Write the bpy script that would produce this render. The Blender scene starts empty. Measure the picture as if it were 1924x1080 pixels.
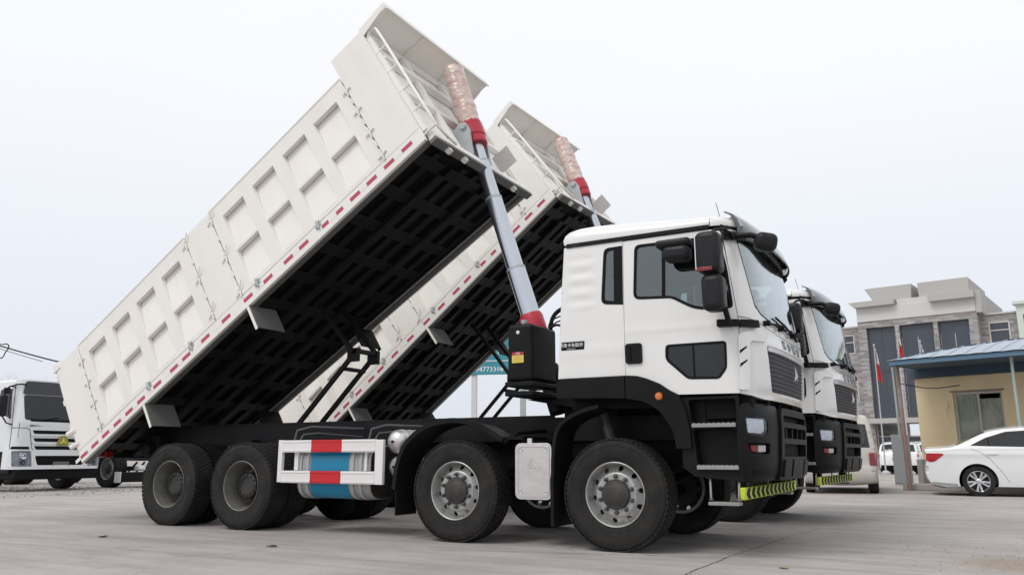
import bpy, bmesh, math, random
from mathutils import Vector, Matrix, geometry, noise
random.seed(7)
SC = bpy.context.scene
COL = SC.collection
PI = math.pi
rad = math.radians

# ---------------------------------------------------------------- camera
cam_d = bpy.data.cameras.new('camera'); cam = bpy.data.objects.new('camera', cam_d); COL.objects.link(cam)
cam_d.sensor_width = 36.0; cam_d.lens = 1496.02 / 1924 * 36; cam_d.clip_start = .1; cam_d.clip_end = 3000
yaw, pitch, roll = rad(29.22), rad(11.914), rad(-.064)
F = Vector((-math.sin(yaw)*math.cos(pitch), math.cos(yaw)*math.cos(pitch), math.sin(pitch)))
R0 = Vector((math.cos(yaw), math.sin(yaw), 0)); U0 = R0.cross(F)
R = math.cos(roll)*R0 + math.sin(roll)*U0; U = -math.sin(roll)*R0 + math.cos(roll)*U0
cam.matrix_world = Matrix(((R.x, U.x, -F.x, 2.966), (R.y, U.y, -F.y, -8.442), (R.z, U.z, -F.z, .887), (0, 0, 0, 1)))
SC.camera = cam

# ---------------------------------------------------------------- sky, sun, exposure
SUN_EL, SUN_AZ = rad(52), rad(200)          # high, veiled sun behind the camera
w = bpy.data.worlds.new('World'); SC.world = w; w.use_nodes = True
nt = w.node_tree; nt.nodes.clear()
out = nt.nodes.new('ShaderNodeOutputWorld'); bg = nt.nodes.new('ShaderNodeBackground'); bg2 = nt.nodes.new('ShaderNodeBackground')
sky = nt.nodes.new('ShaderNodeTexSky'); sky.sky_type = 'NISHITA'; sky.sun_disc = False
sky.sun_elevation = SUN_EL; sky.sun_rotation = SUN_AZ; sky.dust_density = 4; sky.air_density = 1.0
bg.inputs['Strength'].default_value = .09
nt.links.new(sky.outputs[0], bg.inputs['Color'])
tc = nt.nodes.new('ShaderNodeTexCoord'); sx = nt.nodes.new('ShaderNodeSeparateXYZ'); nt.links.new(tc.outputs['Generated'], sx.inputs[0])
rp = nt.nodes.new('ShaderNodeValToRGB'); nt.links.new(sx.outputs['Z'], rp.inputs[0])
e = rp.color_ramp.elements
e[0].position = 0.0; e[0].color = (.76, .80, .88, 1); e[1].position = .62; e[1].color = (1.05, 1.05, 1.07, 1)
k = e.new(.22); k.color = (.88, .91, .97, 1); k = e.new(.42); k.color = (1.0, 1.01, 1.04, 1)
nz = nt.nodes.new('ShaderNodeTexNoise'); nz.inputs['Scale'].default_value = 1.6; nz.inputs['Detail'].default_value = 5
nt.links.new(tc.outputs['Generated'], nz.inputs['Vector'])
mr = nt.nodes.new('ShaderNodeMapRange'); mr.inputs['To Min'].default_value = .97; mr.inputs['To Max'].default_value = 1.03
nt.links.new(nz.outputs['Fac'], mr.inputs['Value'])
mx = nt.nodes.new('ShaderNodeVectorMath'); mx.operation = 'SCALE'
nt.links.new(rp.outputs[0], mx.inputs[0]); nt.links.new(mr.outputs[0], mx.inputs['Scale'])
nt.links.new(mx.outputs[0], bg2.inputs['Color']); bg2.inputs['Strength'].default_value = 1.02
ms = nt.nodes.new('ShaderNodeMixShader'); ms.inputs[0].default_value = .88
nt.links.new(bg.outputs[0], ms.inputs[1]); nt.links.new(bg2.outputs[0], ms.inputs[2]); nt.links.new(ms.outputs[0], out.inputs['Surface'])
sl = bpy.data.lights.new('sun', 'SUN'); sl.energy = 1.15; sl.angle = rad(22); sl.color = (1, .97, .93)
so = bpy.data.objects.new('sun', sl); COL.objects.link(so)
sd = Vector((math.sin(SUN_AZ)*math.cos(SUN_EL), math.cos(SUN_AZ)*math.cos(SUN_EL), math.sin(SUN_EL)))
so.rotation_euler = sd.to_track_quat('Z', 'Y').to_euler(); so.location = (0, 0, 30)
SC.view_settings.view_transform = 'Standard'; SC.view_settings.look = 'None'
SC.view_settings.exposure = 0.05; SC.view_settings.gamma = 1; SC.view_settings.use_curve_mapping = False
SC.render.engine = 'CYCLES'

# ---------------------------------------------------------------- materials
MATS = {}
def mat(name, col, rough=.5, metal=0., var=.08, scale=6., bump=0., bscale=40., coat=0., rvar=.1, dirt=None, dirt_amt=.5, dscale=3., spec=.5, emit=None, sheen=0, stretch=None):
    m = bpy.data.materials.new(name); m.use_nodes = True
    n = m.node_tree.nodes; l = m.node_tree.links
    b = n['Principled BSDF']
    b.inputs['Metallic'].default_value = metal
    b.inputs['Specular IOR Level'].default_value = spec
    b.inputs['Coat Weight'].default_value = coat
    b.inputs['Coat Roughness'].default_value = .08
    t = n.new('ShaderNodeTexCoord')
    nz = n.new('ShaderNodeTexNoise'); nz.inputs['Scale'].default_value = scale; nz.inputs['Detail'].default_value = 6
    l.new(t.outputs['Object'], nz.inputs['Vector'])
    mx = n.new('ShaderNodeMix'); mx.data_type = 'RGBA'
    mx.inputs[6].default_value = tuple(max(0, c*(1-var)) for c in col) + (1,)
    mx.inputs[7].default_value = tuple(min(1, c*(1+var)) for c in col) + (1,)
    l.new(nz.outputs['Fac'], mx.inputs[0])
    src = mx.outputs[2]
    if dirt:
        n2 = n.new('ShaderNodeTexNoise'); n2.inputs['Scale'].default_value = dscale; n2.inputs['Detail'].default_value = 8; n2.inputs['Roughness'].default_value = .7
        if stretch:
            mpp = n.new('ShaderNodeMapping'); mpp.inputs['Scale'].default_value = stretch; l.new(t.outputs['Object'], mpp.inputs['Vector']); l.new(mpp.outputs[0], n2.inputs['Vector'])
        else: l.new(t.outputs['Object'], n2.inputs['Vector'])
        r = n.new('ShaderNodeMapRange'); r.inputs['From Min'].default_value = .42; r.inputs['From Max'].default_value = .75; r.inputs['To Max'].default_value = dirt_amt
        l.new(n2.outputs['Fac'], r.inputs['Value'])
        m2 = n.new('ShaderNodeMix'); m2.data_type = 'RGBA'; m2.inputs[7].default_value = tuple(dirt)+(1,)
        l.new(r.outputs[0], m2.inputs[0]); l.new(src, m2.inputs[6]); src = m2.outputs[2]
    l.new(src, b.inputs['Base Color'])
    rr = n.new('ShaderNodeMapRange'); rr.inputs['To Min'].default_value = max(.02, rough-rvar); rr.inputs['To Max'].default_value = min(1, rough+rvar)
    l.new(nz.outputs['Fac'], rr.inputs['Value']); l.new(rr.outputs[0], b.inputs['Roughness'])
    if bump:
        n3 = n.new('ShaderNodeTexNoise'); n3.inputs['Scale'].default_value = bscale; n3.inputs['Detail'].default_value = 5
        l.new(t.outputs['Object'], n3.inputs['Vector'])
        bp = n.new('ShaderNodeBump'); bp.inputs['Strength'].default_value = bump; bp.inputs['Distance'].default_value = .01
        l.new(n3.outputs['Fac'], bp.inputs['Height']); l.new(bp.outputs[0], b.inputs['Normal'])
    if emit:
        b.inputs['Emission Color'].default_value = tuple(emit)+(1,); b.inputs['Emission Strength'].default_value = 1
    MATS[name] = m
    return m
def glass(name, tint, refl=.05, rough=0.0, dark=0.0):
    m = bpy.data.materials.new(name); m.use_nodes = True
    n = m.node_tree.nodes; l = m.node_tree.links; n.remove(n['Principled BSDF']); o = n['Material Output']
    tr = n.new('ShaderNodeBsdfTransparent'); tr.inputs[0].default_value = tuple(tint)+(1,)
    gl = n.new('ShaderNodeBsdfGlossy'); gl.inputs['Roughness'].default_value = rough; gl.inputs['Color'].default_value = (.95, .97, 1, 1)
    lwt = n.new('ShaderNodeLayerWeight'); lwt.inputs['Blend'].default_value = .5
    pw = n.new('ShaderNodeMath'); pw.operation = 'POWER'; pw.inputs[1].default_value = 4.0; l.new(lwt.outputs['Facing'], pw.inputs[0])
    fr = n.new('ShaderNodeMath'); fr.operation = 'MULTIPLY_ADD'; fr.inputs[1].default_value = .9-refl; fr.inputs[2].default_value = refl; l.new(pw.outputs[0], fr.inputs[0])
    mx = n.new('ShaderNodeMixShader')
    l.new(fr.outputs[0], mx.inputs[0]); l.new(tr.outputs[0], mx.inputs[1]); l.new(gl.outputs[0], mx.inputs[2]); l.new(mx.outputs[0], o.inputs['Surface'])
    MATS[name] = m
    return m
mat('cab_white', (.77, .77, .755), .24, var=.025, scale=2, coat=.8, rvar=.05, dirt=(.62, .60, .56), dirt_amt=.22, dscale=1.6, stretch=(1.5, 1.5, .5), bump=.02, bscale=3)
mat('body_white', (.82, .80, .76), .36, var=.03, scale=1.5, bump=.12, bscale=4, rvar=.1, dirt=(.66, .61, .53), dirt_amt=.30, dscale=2.2, stretch=(1.6, 1.6, .35))
mat('plastic', (.0075, .0078, .0085), .45, var=.2, bump=.06, bscale=120, dirt=(.02, .019, .018), dirt_amt=.3, dscale=4, spec=.16)
mat('chassis', (.0075, .008, .009), .45, var=.25, bump=.08, bscale=30, dirt=(.02, .019, .018), dirt_amt=.3, dscale=3, spec=.16)
mat('underside', (.0065, .007, .007), .6, var=.3, bump=.1, bscale=20, spec=.12)
mat('floor_member', (.0085, .009, .0088), .55, var=.35, bump=.15, bscale=15, spec=.25, dirt=(.016, .014, .012), dirt_amt=.5, dscale=3)
mat('tyre', (.017, .0168, .0165), .8, var=.3, scale=14, bump=.25, bscale=90, dirt=(.055, .049, .043), dirt_amt=.6, dscale=4, spec=.25)
mat('rim_steel', (.44, .44, .43), .42, metal=.55, var=.12, scale=10, dirt=(.28, .26, .23), dirt_amt=.35, dscale=7)
mat('rim_rear', (.19, .19, .17), .5, metal=.35, var=.3, scale=8, dirt=(.045, .034, .028), dirt_amt=1.0, dscale=4)
mat('hub_dark', (.035, .035, .035), .55, metal=.3, var=.3, scale=12, dirt=(.11, .095, .08), dirt_amt=.45, bump=.3, bscale=25)
mat('dull_steel', (.10, .10, .105), .5, metal=.3, var=.2)
mat('alu', (.74, .74, .75), .33, metal=.85, var=.06, bump=.04, bscale=60)
mat('step_alu', (.30, .30, .29), .45, metal=.3, var=.15)
mat('alu_plate', (.66, .63, .62), .34, metal=.7, var=.1, scale=5, bump=.35, bscale=14)
mat('emblem_metal', (.50, .51, .54), .3, metal=.6)
mat('grille_chrome', (.36, .37, .40), .2, metal=.9, var=.2, scale=20)
mat('chrome', (.75, .76, .78), .12, metal=1, var=.03)
mat('red_tape', (.45, .055, .105), .35, var=.1, scale=60)
mat('white_tape', (.80, .76, .76), .35, var=.05, scale=60)
mat('red_paint', (.46, .022, .045), .38, var=.15, bump=.1, bscale=15)
mat('guard_red', (.55, .012, .018), .35, var=.08)
mat('guard_white', (.78, .76, .76), .35, var=.04, dirt=(.62, .58, .54), dirt_amt=.3)
mat('blue_film', (.0, .20, .36), .3, var=.12, scale=5, bump=.15, bscale=9)
mat('rod', (.52, .55, .60), .24, metal=.92, var=.06, scale=3)
mat('galv', (.42, .45, .46), .45, metal=.4, var=.2, scale=5)
mat('rubber', (.008, .008, .009), .7, var=.2, spec=.15)
mat('interior', (.028, .032, .032), .8, var=.2)
mat('seat', (.05, .052, .055), .9, var=.2, bump=.2, bscale=80)
mat('lamp_inner', (.62, .64, .67), .25, metal=.15, var=.35, scale=28, bump=.6, bscale=50, coat=.4)
mat('lamp_red', (.20, .014, .016), .25, var=.15, coat=.3, scale=30)
mat('lamp_white', (.48, .45, .44), .25, var=.2, coat=.3, scale=40)
mat('amber', (.62, .16, .03), .25, var=.1, coat=.5)
mat('fluo', (.50, .62, .035), .4, var=.06)
mat('black_print', (.007, .0075, .007), .6, spec=.15)
mat('white_print', (.85, .85, .84), .5, var=.01)
mat('yellow_print', (.72, .60, .10), .5, var=.05)
mat('grille_mesh', (.018, .017, .026), .5, var=.3, scale=40, spec=.25)
mat('slat', (.24, .24, .28), .4, metal=.1, var=.1)
mat('mirror_film', (.013, .013, .015), .4, var=.2, bump=.05, bscale=30, spec=.25)
mat('visor', (.085, .095, .105), .18, var=.15, coat=.5)
mat('grey_plate', (.12, .12, .115), .55, var=.15)
mat('flag_grey', (.50, .48, .46), .55, var=.08)
mat('alu_tank', (.42, .41, .40), .42, metal=.45, var=.12, scale=4, dirt=(.22, .20, .18), dirt_amt=.5)
mat('concrete_wall', (.42, .41, .39), .9, var=.1, bump=.2)
glass('glass_side', (.66, .74, .72), refl=.11)
glass('glass_front', (.80, .88, .86), refl=.22)
glass('glass_dark', (.30, .34, .36), refl=.05)
glass('house_glass', (.92, .94, .92), refl=.04)
glass('lens', (.95, .96, .98), refl=.02)
# shrink wrap on the hydraulic tube
mat('wrap', (.64, .54, .48), .3, var=.3, scale=13, bump=1.0, bscale=30, dirt=(.46, .18, .18), dirt_amt=.9, dscale=9, coat=.5)
mat('wrap_end', (.72, .38, .22), .5, var=.1)

# ---------------------------------------------------------------- mesh helpers
class MB:
    def __init__(s): s.v = []; s.f = []
    def add(s, vs, fs, M=None):
        o = len(s.v)
        s.v += [tuple(M @ Vector(v)) if M else tuple(v) for v in vs]
        s.f += [tuple(i+o for i in f) for f in fs]
        return s
    def box(s, x0, x1, y0, y1, z0, z1, M=None):
        return s.add([(x0,y0,z0),(x1,y0,z0),(x1,y1,z0),(x0,y1,z0),(x0,y0,z1),(x1,y0,z1),(x1,y1,z1),(x0,y1,z1)],
              [(0,3,2,1),(4,5,6,7),(0,1,5,4),(1,2,6,5),(2,3,7,6),(3,0,4,7)], M)
    def prism(s, poly, axis, a, b, M=None):
        n = len(poly)
        fn = {'x': lambda p, t: (t, p[0], p[1]), 'y': lambda p, t: (p[0], t, p[1]), 'z': lambda p, t: (p[0], p[1], t)}[axis]
        vs = [fn(p, a) for p in poly] + [fn(p, b) for p in poly]
        fs = [tuple(range(n)), tuple(range(2*n-1, n-1, -1))] + [(i, (i+1) % n, n+(i+1) % n, n+i) for i in range(n)]
        return s.add(vs, fs, M)
    def tube(s, pts, r, seg=8, cap=True, M=None):
        pts = [Vector(p) for p in pts]; n = len(pts); vs = []; fs = []
        rs = r if isinstance(r, (list, tuple)) else [r]*n
        up = None
        for i, p in enumerate(pts):
            d = (pts[min(i+1, n-1)] - pts[max(i-1, 0)]).normalized()
            if up is None:
                up = d.orthogonal().normalized()
            up = (up - d*up.dot(d))
            if up.length < 1e-6: up = d.orthogonal()
            up.normalize(); sd = d.cross(up)
            vs += [p + (up*math.cos(2*PI*k/seg) + sd*math.sin(2*PI*k/seg))*rs[i] for k in range(seg)]
        for i in range(n-1):
            fs += [(i*seg+k, i*seg+(k+1) % seg, (i+1)*seg+(k+1) % seg, (i+1)*seg+k) for k in range(seg)]
        if cap: fs += [tuple(range(seg-1, -1, -1)), tuple(range((n-1)*seg, n*seg))]
        return s.add(vs, fs, M)
    def lathe(s, prof, seg=32, axis='y', c=(0, 0, 0), M=None, closed=False):
        vs = []; fs = []; n = len(prof)
        for k in range(seg):
            a = 2*PI*k/seg; ca, sa = math.cos(a), math.sin(a)
            for r, h in prof:
                if axis == 'y': vs.append((c[0]+r*ca, c[1]+h, c[2]+r*sa))
                elif axis == 'x': vs.append((c[0]+h, c[1]+r*ca, c[2]+r*sa))
                else: vs.append((c[0]+r*ca, c[1]+r*sa, c[2]+h))
        for k in range(seg):
            k2 = (k+1) % seg
            for i in range(n if closed else n-1):
                j = (i+1) % n
                fs.append((k*n+i, k*n+j, k2*n+j, k2*n+i))
        return s.add(vs, fs, M)
    def sheet(s, outline, holes, warp, t0, t1, ca=(), cb=()):
        polys = [outline]+list(holes)
        tris = geometry.tessellate_polygon([[Vector((a, b, 0)) for a, b in P] for P in polys])
        bm = bmesh.new(); vs = [bm.verts.new((a, b, 0)) for P in polys for a, b in P]
        for t in tris:
            try: bm.faces.new([vs[i] for i in t])
            except ValueError: pass
        for c in ca: bmesh.ops.bisect_plane(bm, geom=bm.verts[:]+bm.edges[:]+bm.faces[:], plane_co=(c, 0, 0), plane_no=(1, 0, 0), dist=1e-5)
        for c in cb: bmesh.ops.bisect_plane(bm, geom=bm.verts[:]+bm.edges[:]+bm.faces[:], plane_co=(0, c, 0), plane_no=(0, 1, 0), dist=1e-5)
        bmesh.ops.dissolve_degenerate(bm, dist=1e-5, edges=bm.edges[:])
        bm.verts.index_update(); n = len(bm.verts)
        co = [(v.co.x, v.co.y) for v in bm.verts]
        fr = [tuple(v.index for v in f.verts) for f in bm.faces]
        vv = [warp(a, b, t0) for a, b in co]; ff = list(fr)
        if t1 is not None:
            vv += [warp(a, b, t1) for a, b in co]
            ff += [tuple(i+n for i in reversed(f)) for f in fr]
            for e in bm.edges:
                if len(e.link_faces) == 1:
                    i, j = e.verts[0].index, e.verts[1].index
                    ff.append((i, j, j+n, i+n))
        bm.free()
        return s.add(vv, ff)
    def build(s, name, m, parent=None, bev=0, ang=35, loc=None, rot=None, seg=2, recalc=True):
        me = bpy.data.meshes.new(name); me.from_pydata([tuple(v) for v in s.v], [], s.f)
        if recalc:
            bm = bmesh.new(); bm.from_mesh(me); bmesh.ops.recalc_face_normals(bm, faces=bm.faces[:]); bm.to_mesh(me); bm.free()
        me.polygons.foreach_set('use_smooth', [True]*len(me.polygons))
        me.set_sharp_from_angle(angle=rad(ang))
        me.materials.append(MATS[m] if isinstance(m, str) else m)
        o = bpy.data.objects.new(name, me); COL.objects.link(o)
        if parent: o.parent = parent
        if loc: o.location = loc
        if rot: o.rotation_euler = rot
        if bev:
            b = o.modifiers.new('bevel', 'BEVEL'); b.width = bev; b.segments = seg; b.limit_method = 'ANGLE'; b.angle_limit = rad(40)
            b.harden_normals = False
            me.set_sharp_from_angle(angle=rad(70))
        return o
def inst(o, parent, loc=None, rot=None, name=None):
    c = o.copy(); COL.objects.link(c); c.parent = parent
    if loc is not None: c.location = loc
    if rot is not None: c.rotation_euler = rot
    return c
def copy_tree(o, parent=None, skip=()):
    c = o.copy(); COL.objects.link(c); c.parent = parent
    for ch in list(o.children):
        if ch.name.split('.')[0] in skip: continue
        copy_tree(ch, c, skip)
    return c
def thing(name, label, cat, loc=(0, 0, 0), rz=0, group=None):
    o = bpy.data.objects.new(name, None); COL.objects.link(o); o.location = loc; o.rotation_euler = (0, 0, rz)
    o.empty_display_size = .2
    return tag(o, label, cat, group)
def tag(o, label, cat, group=None):
    o['label'] = label; o['category'] = cat
    if group: o['group'] = group
    return o
def struct(o, kind='structure'):
    o['kind'] = kind; return o
def text(name, body, size, m, parent, M, ext=.002, align='CENTER', res=3):
    cu = bpy.data.curves.new(name, 'FONT'); cu.body = body; cu.size = size; cu.extrude = ext; cu.align_x = align; cu.align_y = 'CENTER'; cu.resolution_u = res
    t = bpy.data.objects.new(name, cu); COL.objects.link(t); bpy.context.view_layer.update()
    me = bpy.data.meshes.new_from_object(t.evaluated_get(bpy.context.evaluated_depsgraph_get()))
    bpy.data.objects.remove(t); bpy.data.curves.remove(cu)
    me.materials.clear(); me.materials.append(MATS[m]); me.transform(M)
    o = bpy.data.objects.new(name, me); COL.objects.link(o); o.parent = parent
    return o
def frame3(o, xa, ya):
    xa = Vector(xa).normalized(); ya = Vector(ya).normalized(); za = xa.cross(ya)
    return Matrix(((xa.x, ya.x, za.x, o[0]), (xa.y, ya.y, za.y, o[1]), (xa.z, ya.z, za.z, o[2]), (0, 0, 0, 1)))
def rpoly(pts, r, n=4):
    res = []; N = len(pts)
    rs = r if isinstance(r, (list, tuple)) else [r]*N
    for i in range(N):
        p = Vector(pts[i]).to_2d(); a = Vector(pts[i-1]).to_2d()-p; b = Vector(pts[(i+1) % N]).to_2d()-p
        ri = rs[i]
        if ri <= 0: res.append(tuple(p)); continue
        la, lb = a.length, b.length; a.normalize(); b.normalize()
        d = min(ri, la*.49, lb*.49); q0 = p+a*d; q1 = p+b*d
        for k in range(n+1):
            t = k/n; q = q0*(1-t)**2 + p*2*t*(1-t) + q1*t*t; res.append((q.x, q.y))
    return res
def rrect(a0, a1, b0, b1, r, n=4): return rpoly([(a0, b0), (a1, b0), (a1, b1), (a0, b1)], r, n)
def circ(cx, cy, r, n=16, r2=None): return [(cx+r*math.cos(2*PI*k/n), cy+(r2 or r)*math.sin(2*PI*k/n)) for k in range(n)]
def chaikin(P, it=3):
    P = [Vector(p) for p in P]
    for _ in range(it):
        Q = [P[0]]
        for a, b in zip(P, P[1:]): Q += [a*.75+b*.25, a*.25+b*.75]
        Q.append(P[-1]); P = Q
    return P
def rng(a, b, st):
    n = max(1, int(round((b-a)/st))); return [a+(b-a)*i/n for i in range(1, n)]
def smooth(a, b, x):
    t = min(1, max(0, (x-a)/(b-a))); return t*t*(3-2*t)
def lerp_tab(tab, x):
    if x <= tab[0][0]: return tab[0][1]
    for (x0, y0), (x1, y1) in zip(tab, tab[1:]):
        if x <= x1: return y0+(y1-y0)*(x-x0)/(x1-x0)
    return tab[-1][1]
class Plan:
    """half outline from the front centre round the near (-Y) corner to the back centre"""
    def __init__(s, pts):
        s.p = chaikin([Vector(p).to_2d() for p in pts], 3)
        s.s = [0]
        for a, b in zip(s.p, s.p[1:]): s.s.append(s.s[-1]+(b-a).length)
        s.L = s.s[-1]
    def at(s, q):
        sg = 1 if q >= 0 else -1; q = min(abs(q), s.L)
        lo, hi = 0, len(s.s)-1
        while hi-lo > 1:
            m = (lo+hi)//2
            if s.s[m] <= q: lo = m
            else: hi = m
        def nrm(i):
            i0 = max(0, i-1); i1 = min(len(s.p)-1, i+1); d = s.p[i1]-s.p[i0]; v = Vector((-d.y, d.x)); v = -v; return v.normalized() if v.length else Vector((1, 0))
        t = (q-s.s[lo])/max(1e-9, s.s[hi]-s.s[lo]); p = s.p[lo].lerp(s.p[hi], t); n = nrm(lo).lerp(nrm(hi), t)
        n = -n.normalized()
        return p.x, p.y*sg, n.x, n.y*sg
    def sx(s, x):   # arc length on the straight side at x
        for i in range(len(s.p)-1):
            a, b = s.p[i], s.p[i+1]
            if a.y < -.6*max(abs(q.y) for q in s.p) and a.x >= x >= b.x and a.x > b.x: return s.s[i]+(s.s[i+1]-s.s[i])*(a.x-x)/(a.x-b.x)
        return s.L
    def sy(s, y):   # arc length on the front at lateral distance y
        y = -abs(y)
        for i in range(len(s.p)-1):
            a, b = s.p[i], s.p[i+1]
            if a.y >= y >= b.y and a.y > b.y: return s.s[i]+(s.s[i+1]-s.s[i])*(a.y-y)/(a.y-b.y)
        return s.L

# ---------------------------------------------------------------- wheels
def clampz(mb, z=-.525):
    mb.v = [(x, y, max(zz, z)) for x, y, zz in mb.v]; return mb
def tyre_mesh():
    mb = MB()
    prof = [(.296, -.11), (.30, -.132), (.325, -.146), (.38, -.157), (.43, -.16), (.47, -.157), (.50, -.148), (.512, -.135), (.518, -.10), (.52, 0), (.518, .10), (.512, .135), (.50, .148), (.47, .157), (.43, .16), (.38, .157), (.325, .146), (.30, .132), (.296, .11)]
    mb.lathe(prof, 72)
    # sidewall rings
    for r in (.345, .455):
        mb.lathe([(r-.004, -.15-.006*(r > .4)), (r, -.1535-.008*(r > .4)), (r+.004, -.15-.006*(r > .4))], 72)
    n = 62
    for k in range(n):
        for row, (y0, y1, off, sk) in enumerate([(-.150, -.092, 0, .3), (-.084, -.03, .5, -.2), (-.024, .024, 0, .2), (.03, .084, .5, -.2), (.092, .150, 0, .3)]):
            a = 2*PI*(k+off)/n; w = 2*PI/n*.41
            vs = []
            for y, dr in ((y0, -.012 if row == 0 else 0), (y1, -.012 if row == 4 else 0)):
                for da in (-w, w):
                    for r in (.512, .531+dr*.4):
                        aa = a+da+sk*(y-(y0+y1)/2)
                        vs.append((r*math.cos(aa), y, r*math.sin(aa)))
            mb.add(vs, [(0, 1, 3, 2), (4, 6, 7, 5), (0, 4, 5, 1), (2, 3, 7, 6), (1, 5, 7, 3), (0, 2, 6, 4)])
    return clampz(mb)
WH = {}
def disc(mb, rout, rin, hr, hn, hs, f, thick):
    holes = [circ(hr*math.cos(2*PI*k/hn+.16), hr*math.sin(2*PI*k/hn+.16), hs, 12) for k in range(hn)] + [circ(0, 0, rin, 40)]
    g = rng(-rout, rout, .018)
    mb.sheet(circ(0, 0, rout, 64), holes, lambda a, b, t: (a, f(math.hypot(a, b))+t, b), 0, thick, g, g)
def make_wheel(parent, kind, loc, flip):
    key = kind
    rot = (0, 0, PI if flip else 0)
    if key not in WH:
        hub = MB(); parts = []
        ty = tyre_mesh().build('tyre', 'tyre', ang=40)
        if kind == 'front':
            hub.lathe([(0, .12), (.2, .12), (.2, -.02), (.13, -.03), (.13, -.115), (0, -.115)], 32)
            rim = MB().lathe([(.296, -.118), (.304, -.136), (.304, -.143), (.298, -.147), (.290, -.140), (.284, -.11), (.276, -.06), (.268, -.02), (.262, .12), (.296, .12)], 64)
            f = lambda r: lerp_tab([(.13, -.100), (.196, -.100), (.206, -.094), (.218, -.075), (.272, -.035)], r)
            disc(rim, .272, .13, .243, 10, .0255, f, .012)
            cap = MB().lathe([(.141, -.09), (.141, -.125), (.134, -.134), (.105, -.137), (.085, -.150), (.05, -.156), (0, -.157)], 40)
            nut = MB().lathe([(.024, -.10), (.024, -.108), (.0175, -.109), (.0175, -.138), (.010, -.14), (.009, -.158), (0, -.158)], 6)
            parts = [(ty, None), (rim.build('rim', 'rim_steel', ang=30), None), (cap.build('hub_cap', 'hub_dark', ang=30), None)]
            nutm = nut.build('wheel_nut', 'dull_steel', ang=20); nr = .168
            h = hub.build('wheel', 'hub_dark')
        else:
            hub.lathe([(0, .2), (.22, .2), (.22, .10), (.17, .09), (.162, .03), (.15, -.03), (.11, -.045), (.10, -.03), (0, -.03)], 32)
            for k in range(12):
                a = 2*PI*k/12; hub.lathe([(.011, -.03), (.011, -.052), (0, -.052)], 6, c=(.128*math.cos(a), 0, .128*math.sin(a)))
            rim = MB().lathe([(.296, -.118), (.304, -.136), (.304, -.143), (.298, -.147), (.290, -.140), (.283, -.10), (.272, -.06), (.262, -.02), (.250, .06), (.246, .12), (.296, .12)], 64)
            disc(rim, .25, .15, .222, 10, .02, lambda r: lerp_tab([(.15, .075), (.20, .075), (.25, .10)], r), .012)
            parts = [(ty, None), (rim.build('rim', 'rim_rear', ang=30), None)]
            nutm = MB().lathe([(.016, .075), (.016, .045), (.009, .043), (.008, .03), (0, .03)], 6).build('wheel_nut', 'hub_dark', ang=20); nr = .185
            h = hub.build('wheel', 'hub_dark')
        for o, _ in parts: o.parent = h
        for k in range(10):
            a = 2*PI*(k+.5)/10
            nn = nutm if k == 0 else inst(nutm, h)
            nn.parent = h; nn.location = (nr*math.cos(a), 0, nr*math.sin(a))
        WH[key] = h; h.parent = parent; h.location = loc; h.rotation_euler = rot
        return h
    h = copy_tree(WH[key], parent); h.location = loc; h.rotation_euler = rot
    return h
def inner_tyre(parent, loc, flip):
    o = bpy.data.objects.new('tyre', bpy.data.meshes['tyre']); COL.objects.link(o); o.parent = parent; o.location = loc; o.rotation_euler = (0, 0, PI if flip else 0)
    return o

# ---------------------------------------------------------------- cab of the dump trucks
CP = Plan([(1.50, 0), (1.497, -.35), (1.48, -.70), (1.452, -.90), (1.40, -1.06), (1.335, -1.17), (1.26, -1.222), (1.16, -1.240), (.9, -1.245), (.3, -1.245), (-.2, -1.245), (-.45, -1.245), (-.545, -1.24), (-.555, -1.16), (-.555, -.6), (-.555, 0)])
def cabw(s, z, t):
    x, y, nx, ny = CP.at(s)
    x -= nx*t; y -= ny*t
    wf = smooth(.85, 1.4, x)
    if z > 2.1: x -= (z-2.1)*.15*wf
    if z < 1.75: x -= (1.75-z)*.06*wf
    x += max(0, z-1.64)*.055*smooth(.2, -.5, x)
    if z > 2.2: y *= 1-.022*((z-2.2)/.8)**1.3
    return (x, y, z)
def cabw_ripple(s, z, t):
    x, y, z2 = cabw(s, z, t)
    k = smooth(-.46, -.33, x)*smooth(-.08, -.2, x)*smooth(2.28, 2.36, z)*smooth(2.93, 2.84, z)
    sg = -1 if y < 0 else 1
    y += sg*.006*k*math.sin((z-2.3)/.145*2*PI)
    k2 = smooth(1.96, 1.93, z)*smooth(1.83, 1.86, z)*.004
    return (x, y + sg*k2, z2)
def side_s(pts): return [(CP.sx(x), z) for x, z in pts]
def both(fn):
    for sg in (1, -1): fn(sg)
def flip_s(P, sg): return P if sg == 1 else [(-a, b) for a, b in reversed(P)]
WHITE_LOW = [(.19, 1.637), (.30, 1.628), (.40, 1.598), (.525, 1.544), (.62, 1.478), (.70, 1.437)]
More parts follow.
